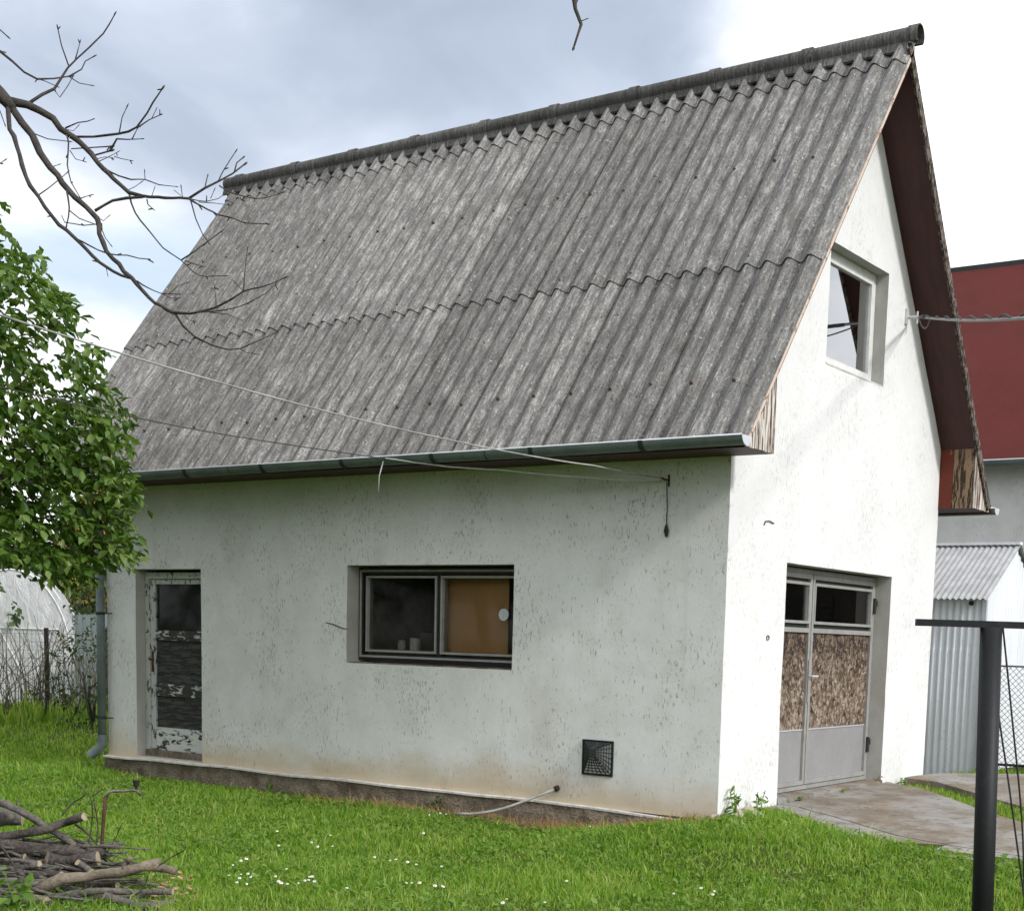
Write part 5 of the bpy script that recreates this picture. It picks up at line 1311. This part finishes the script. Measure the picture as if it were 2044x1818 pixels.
# ------------------------------------------------------------------ grass
def on_slab(x, y):
    return inside(SLABS[0], x, y) | inside(SLABS[1], x, y)
def blades(n, area, hmin, hmax, wmin, wmax, rng, mask=None, lean=.55, dens=None):
    x = rng.uniform(area[0], area[1], n); y = rng.uniform(area[2], area[3], n)
    keep = np.ones(n, bool)
    if mask is not None: keep &= mask(x, y)
    P = np.stack([x, y, gz(x, y)], 1); uu_, vv_, dd_ = proj(P)
    keep &= (dd_ > 1) & (uu_ > -260) & (uu_ < 2300) & (vv_ < 2020) & (vv_ > 1300)
    keep &= rng.uniform(0, 1, n) < np.clip((12.5 / np.maximum(dd_, 1)) ** 1.6, 0, 1)
    x, y, P, dd_ = x[keep], y[keep], P[keep], dd_[keep]; n = len(x)
    pat = np.sin(x * 2.1 + 1.3 * np.sin(y * 1.7)) * np.cos(y * 2.6 + x * .6)
    tuft = np.sin(x * 13 + 2 * np.sin(y * 9)) * np.cos(y * 15 + 2 * np.cos(x * 7))
    h = rng.uniform(hmin, hmax, n) * (.92 + .28 * pat + .30 * tuft) * np.where(rng.uniform(0, 1, n) < .04, 1.6, 1)
    wd = rng.uniform(wmin, wmax, n) * np.clip(dd_ / 10.5, .85, 1.7)
    th = rng.uniform(0, 2 * np.pi, n); s = np.stack([np.cos(th), np.sin(th), np.zeros(n)], 1)
    lh = rng.uniform(0, 2 * np.pi, n); l = rng.uniform(.05, lean, n) * h
    ld_ = np.stack([np.cos(lh) * l, np.sin(lh) * l, np.zeros(n)], 1)
    up = np.zeros((n, 3)); up[:, 2] = h
    b = P - np.array([0, 0, .012])
    m_ = b + up * .55 + ld_ * .32
    e = b + up * (1 - .22 * (l / h) ** 1)[:, None] + ld_
    V = np.stack([b - s * wd[:, None] / 2, b + s * wd[:, None] / 2, m_ - s * wd[:, None] * .42, m_ + s * wd[:, None] * .42, e], 1).reshape(-1, 3)
    k = np.arange(n)[:, None, None] * 5
    F = (np.array([(0, 1, 3), (0, 3, 2), (2, 3, 4)])[None] + k).reshape(-1, 3)
    return V, F
def lawn_mask(x, y):
    house = (x > -L - .03) & (x < 0.02) & (y > -.10) & (y < W)
    soil = (x > -5.6) & (x < .03) & (y > -.11 - (.27 + .05 * np.sin(x * 7) + .04 * np.sin(x * 17)) * sstep(x, -5.2, -2.2) * (1 - .4 * sstep(x, -.7, .05))) & (y < .1)
    shed_ = (y > 7.0) & (x < -.15)
    return ~house & ~soil & ~on_slab(x, y) & ~shed_
gr = np.random.default_rng(21)
V1, F1 = blades(400000, (-11, 4.6, -7.2, .7), .035, .095, .006, .0115, gr, lambda x, y: lawn_mask(x, y), .95)
V2, F2 = blades(80000, (-19, -7.5, -2, 9), .05, .12, .007, .013, gr, lawn_mask)
V3, F3 = blades(60000, (-.1, 4.5, .5, 7.2), .04, .10, .006, .010, gr, lawn_mask)
V4, F4 = blades(26000, (-16.8, -13.0, -.5, 9), .15, .45, .010, .02, gr, lambda x, y: np.abs((x + 13.6) + (y - .2) * .31) < .7, .5)
Vs = []; Fs = []; o_ = 0
for a_, b_ in ((V1, F1), (V2, F2), (V3, F3), (V4, F4)): Vs.append(a_); Fs.append(b_ + o_); o_ += len(a_)
o = np_obj('lawn_grass', np.concatenate(Vs), np.concatenate(Fs), MAT['grass']); tag(o, 'short green lawn grass in front of the garage', 'grass', kind='stuff')
# broad leaves of clover and plantain in the turf
n = 30000; x = gr.uniform(-9, 4.4, n); y = gr.uniform(-6.8, .4, n); kp = lawn_mask(x, y); cl_ = np.sin(x * 1.9 + y * .7) * np.cos(y * 2.2 - x * .8) > -.25; kp &= cl_
x, y = x[kp], y[kp]; n = len(x); th = gr.uniform(0, 6.28, n)
pos_ = np.stack([x, y, gz(x, y) + gr.uniform(.012, .05, n)], 1); dd_ = np.stack([np.cos(th), np.sin(th), gr.uniform(-.1, .9, n)], 1); ln = gr.uniform(.025, .060, n)
V, F = leaves_mesh(pos_, dd_, np.array([0, 0, 1.0]) + gr.normal(0, .3, (n, 3)), ln, ln * gr.uniform(.35, .8, n))
o = np_obj('clover_leaves', V, F, MAT['leaf_weed']); tag(o, 'broad clover and plantain leaves mixed into the lawn', 'clover', kind='stuff')
# dry grass along the soil strip and in the drive joints
Vd, Fd = blades(9000, (-4.6, .1, -.50, -.03), .04, .13, .003, .006, gr, lambda x, y: np.random.default_rng(2).uniform(0, 1, len(x)) < .25 + .6 * sstep(x, -3, -1.2), .9)
Ve, Fe = blades(26000, (.0, 4.8, .2, 4.5), .02, .07, .003, .006, gr, lambda x, y: inside(JB + JC[::-1], x, y) | ((x < .16) & (y > 3.3) & (y < 4.6)) | (inside(JA + gap_(JA, (.03, .05))[::-1], x, y) & (gr.uniform(0, 1, len(x)) < .5)), .9)
o = np_obj('dry_grass', np.concatenate([Vd, Ve]), np.concatenate([Fd, Fe + len(Vd)]), MAT['dry_grass']); tag(o, 'dry straw-coloured grass along the wall foot and drive joints', 'grass', kind='stuff')
# bark chips at the foot of the pile
cr_ = np.random.default_rng(6); mb = MB()
for k in range(70):
    uu_, vv_ = cr_.uniform(300, 400), cr_.uniform(1765, 1822); p_ = on(uu_, vv_, 2, -.25); z = float(gz(p_[0], p_[1])) + cr_.uniform(.02, .05)
    s_ = cr_.uniform(.012, .035); a_ = cr_.uniform(0, 6.28); e1 = np.array((math.cos(a_), math.sin(a_), cr_.uniform(-.3, .3))) * s_; e2 = np.array((-math.sin(a_), math.cos(a_), cr_.uniform(-.3, .3))) * s_ * .6
    c_ = np.array((p_[0], p_[1], z)); mb.prism([c_ - e1, c_ + e2, c_ + e1, c_ - e2], (0, 0, .004))
o = mb.build('bark_chips', MAT['chip']); tag(o, 'reddish bark chips scattered at the foot of the brush pile', 'chips', kind='stuff')

# daisies
DA = [(907, 514), (1057, 772), (1066, 852), (1252, 830), (1287, 852), (1358, 790), (1370, 848), (1885, 782), (1608, 905), (1695, 925), (1730, 918), (1795, 935), (1845, 950), (1988, 965), (853, 940), (883, 930), (808, 965), (1110, 982), (783, 1025), (853, 1018), (892, 1015), (845, 1042), (830, 1068), (885, 1078), (908, 1035), (1048, 1030), (1065, 1062), (1080, 1072), (1115, 1078), (1178, 1072), (1215, 1055), (1235, 1050), (1240, 1030), (1268, 1060), (1255, 1028), (1452, 1100), (1788, 1065), (1818, 1065), (1863, 1065), (1950, 1083), (1995, 1088), (2012, 680), (1980, 676), (1918, 685)]
DB = [(1037, 793), (1838, 823), (905, 1068), (567, 1160), (545, 1180), (783, 1178), (1666, 1098), (1742, 1113), (1733, 1133), (1512, 1133), (97, 780)]
pts = [((200 + x * .3914) * .9012, (1550 + y * .3914) * .9012) for x, y in DA] + [((900 + x * .3914) * .9012, (1550 + y * .3914) * .9012) for x, y in DB]
mb = MB(); n = 9
V = [(0, 0, .004)]; F = []
for k in range(n):
    a0 = 2 * math.pi * (k - .36) / n; a1 = 2 * math.pi * (k + .36) / n
    V += [(.016 * math.cos(a0), .016 * math.sin(a0), .001 + .003 * (k % 2)), (.016 * math.cos(a1), .016 * math.sin(a1), .003)]; F.append((0, 1 + 2 * k, 2 + 2 * k))
pet = bpy.data.meshes.new('petals'); pet.from_pydata(V, [], F); pet.materials.append(MAT['petal'])
mb = MB().tube([(0, 0, .002), (0, 0, .008)], [.006, .004], 8); cen = mb.mesh('centre'); cen.materials.append(MAT['pollen'])
mb = MB().tube([(0, 0, -.09), (0, 0, .002)], .0015, 4); stm = mb.mesh('stem'); stm.materials.append(MAT['stem'])
dr_ = random.Random(9)
for uu_, vv_ in pts:
    p_ = on(uu_, vv_ , 2, -.17)
    o = bpy.data.objects.new('daisy', None); COL.objects.link(o); o.location = (p_[0], p_[1], float(gz(p_[0], p_[1])) + .075)
    tv = Vector((CAM - p_)) .normalized(); ax_ = (Vector((0, 0, 1)) * .9 + tv * .5 + Vector((dr_.gauss(0, .15), dr_.gauss(0, .15), 0))).normalized()
    o.rotation_euler = ax_.to_track_quat('Z', 'Y').to_euler(); s_ = dr_.uniform(.45, .85); o.scale = (s_, s_, s_)
    tag(o, 'small white daisy open in the lawn grass', 'daisy', 'daisies in the lawn')
    for nm, me in (('petals', pet), ('flower_centre', cen), ('stem', stm)):
        c = bpy.data.objects.new(nm, me); COL.objects.link(c); c.parent = o
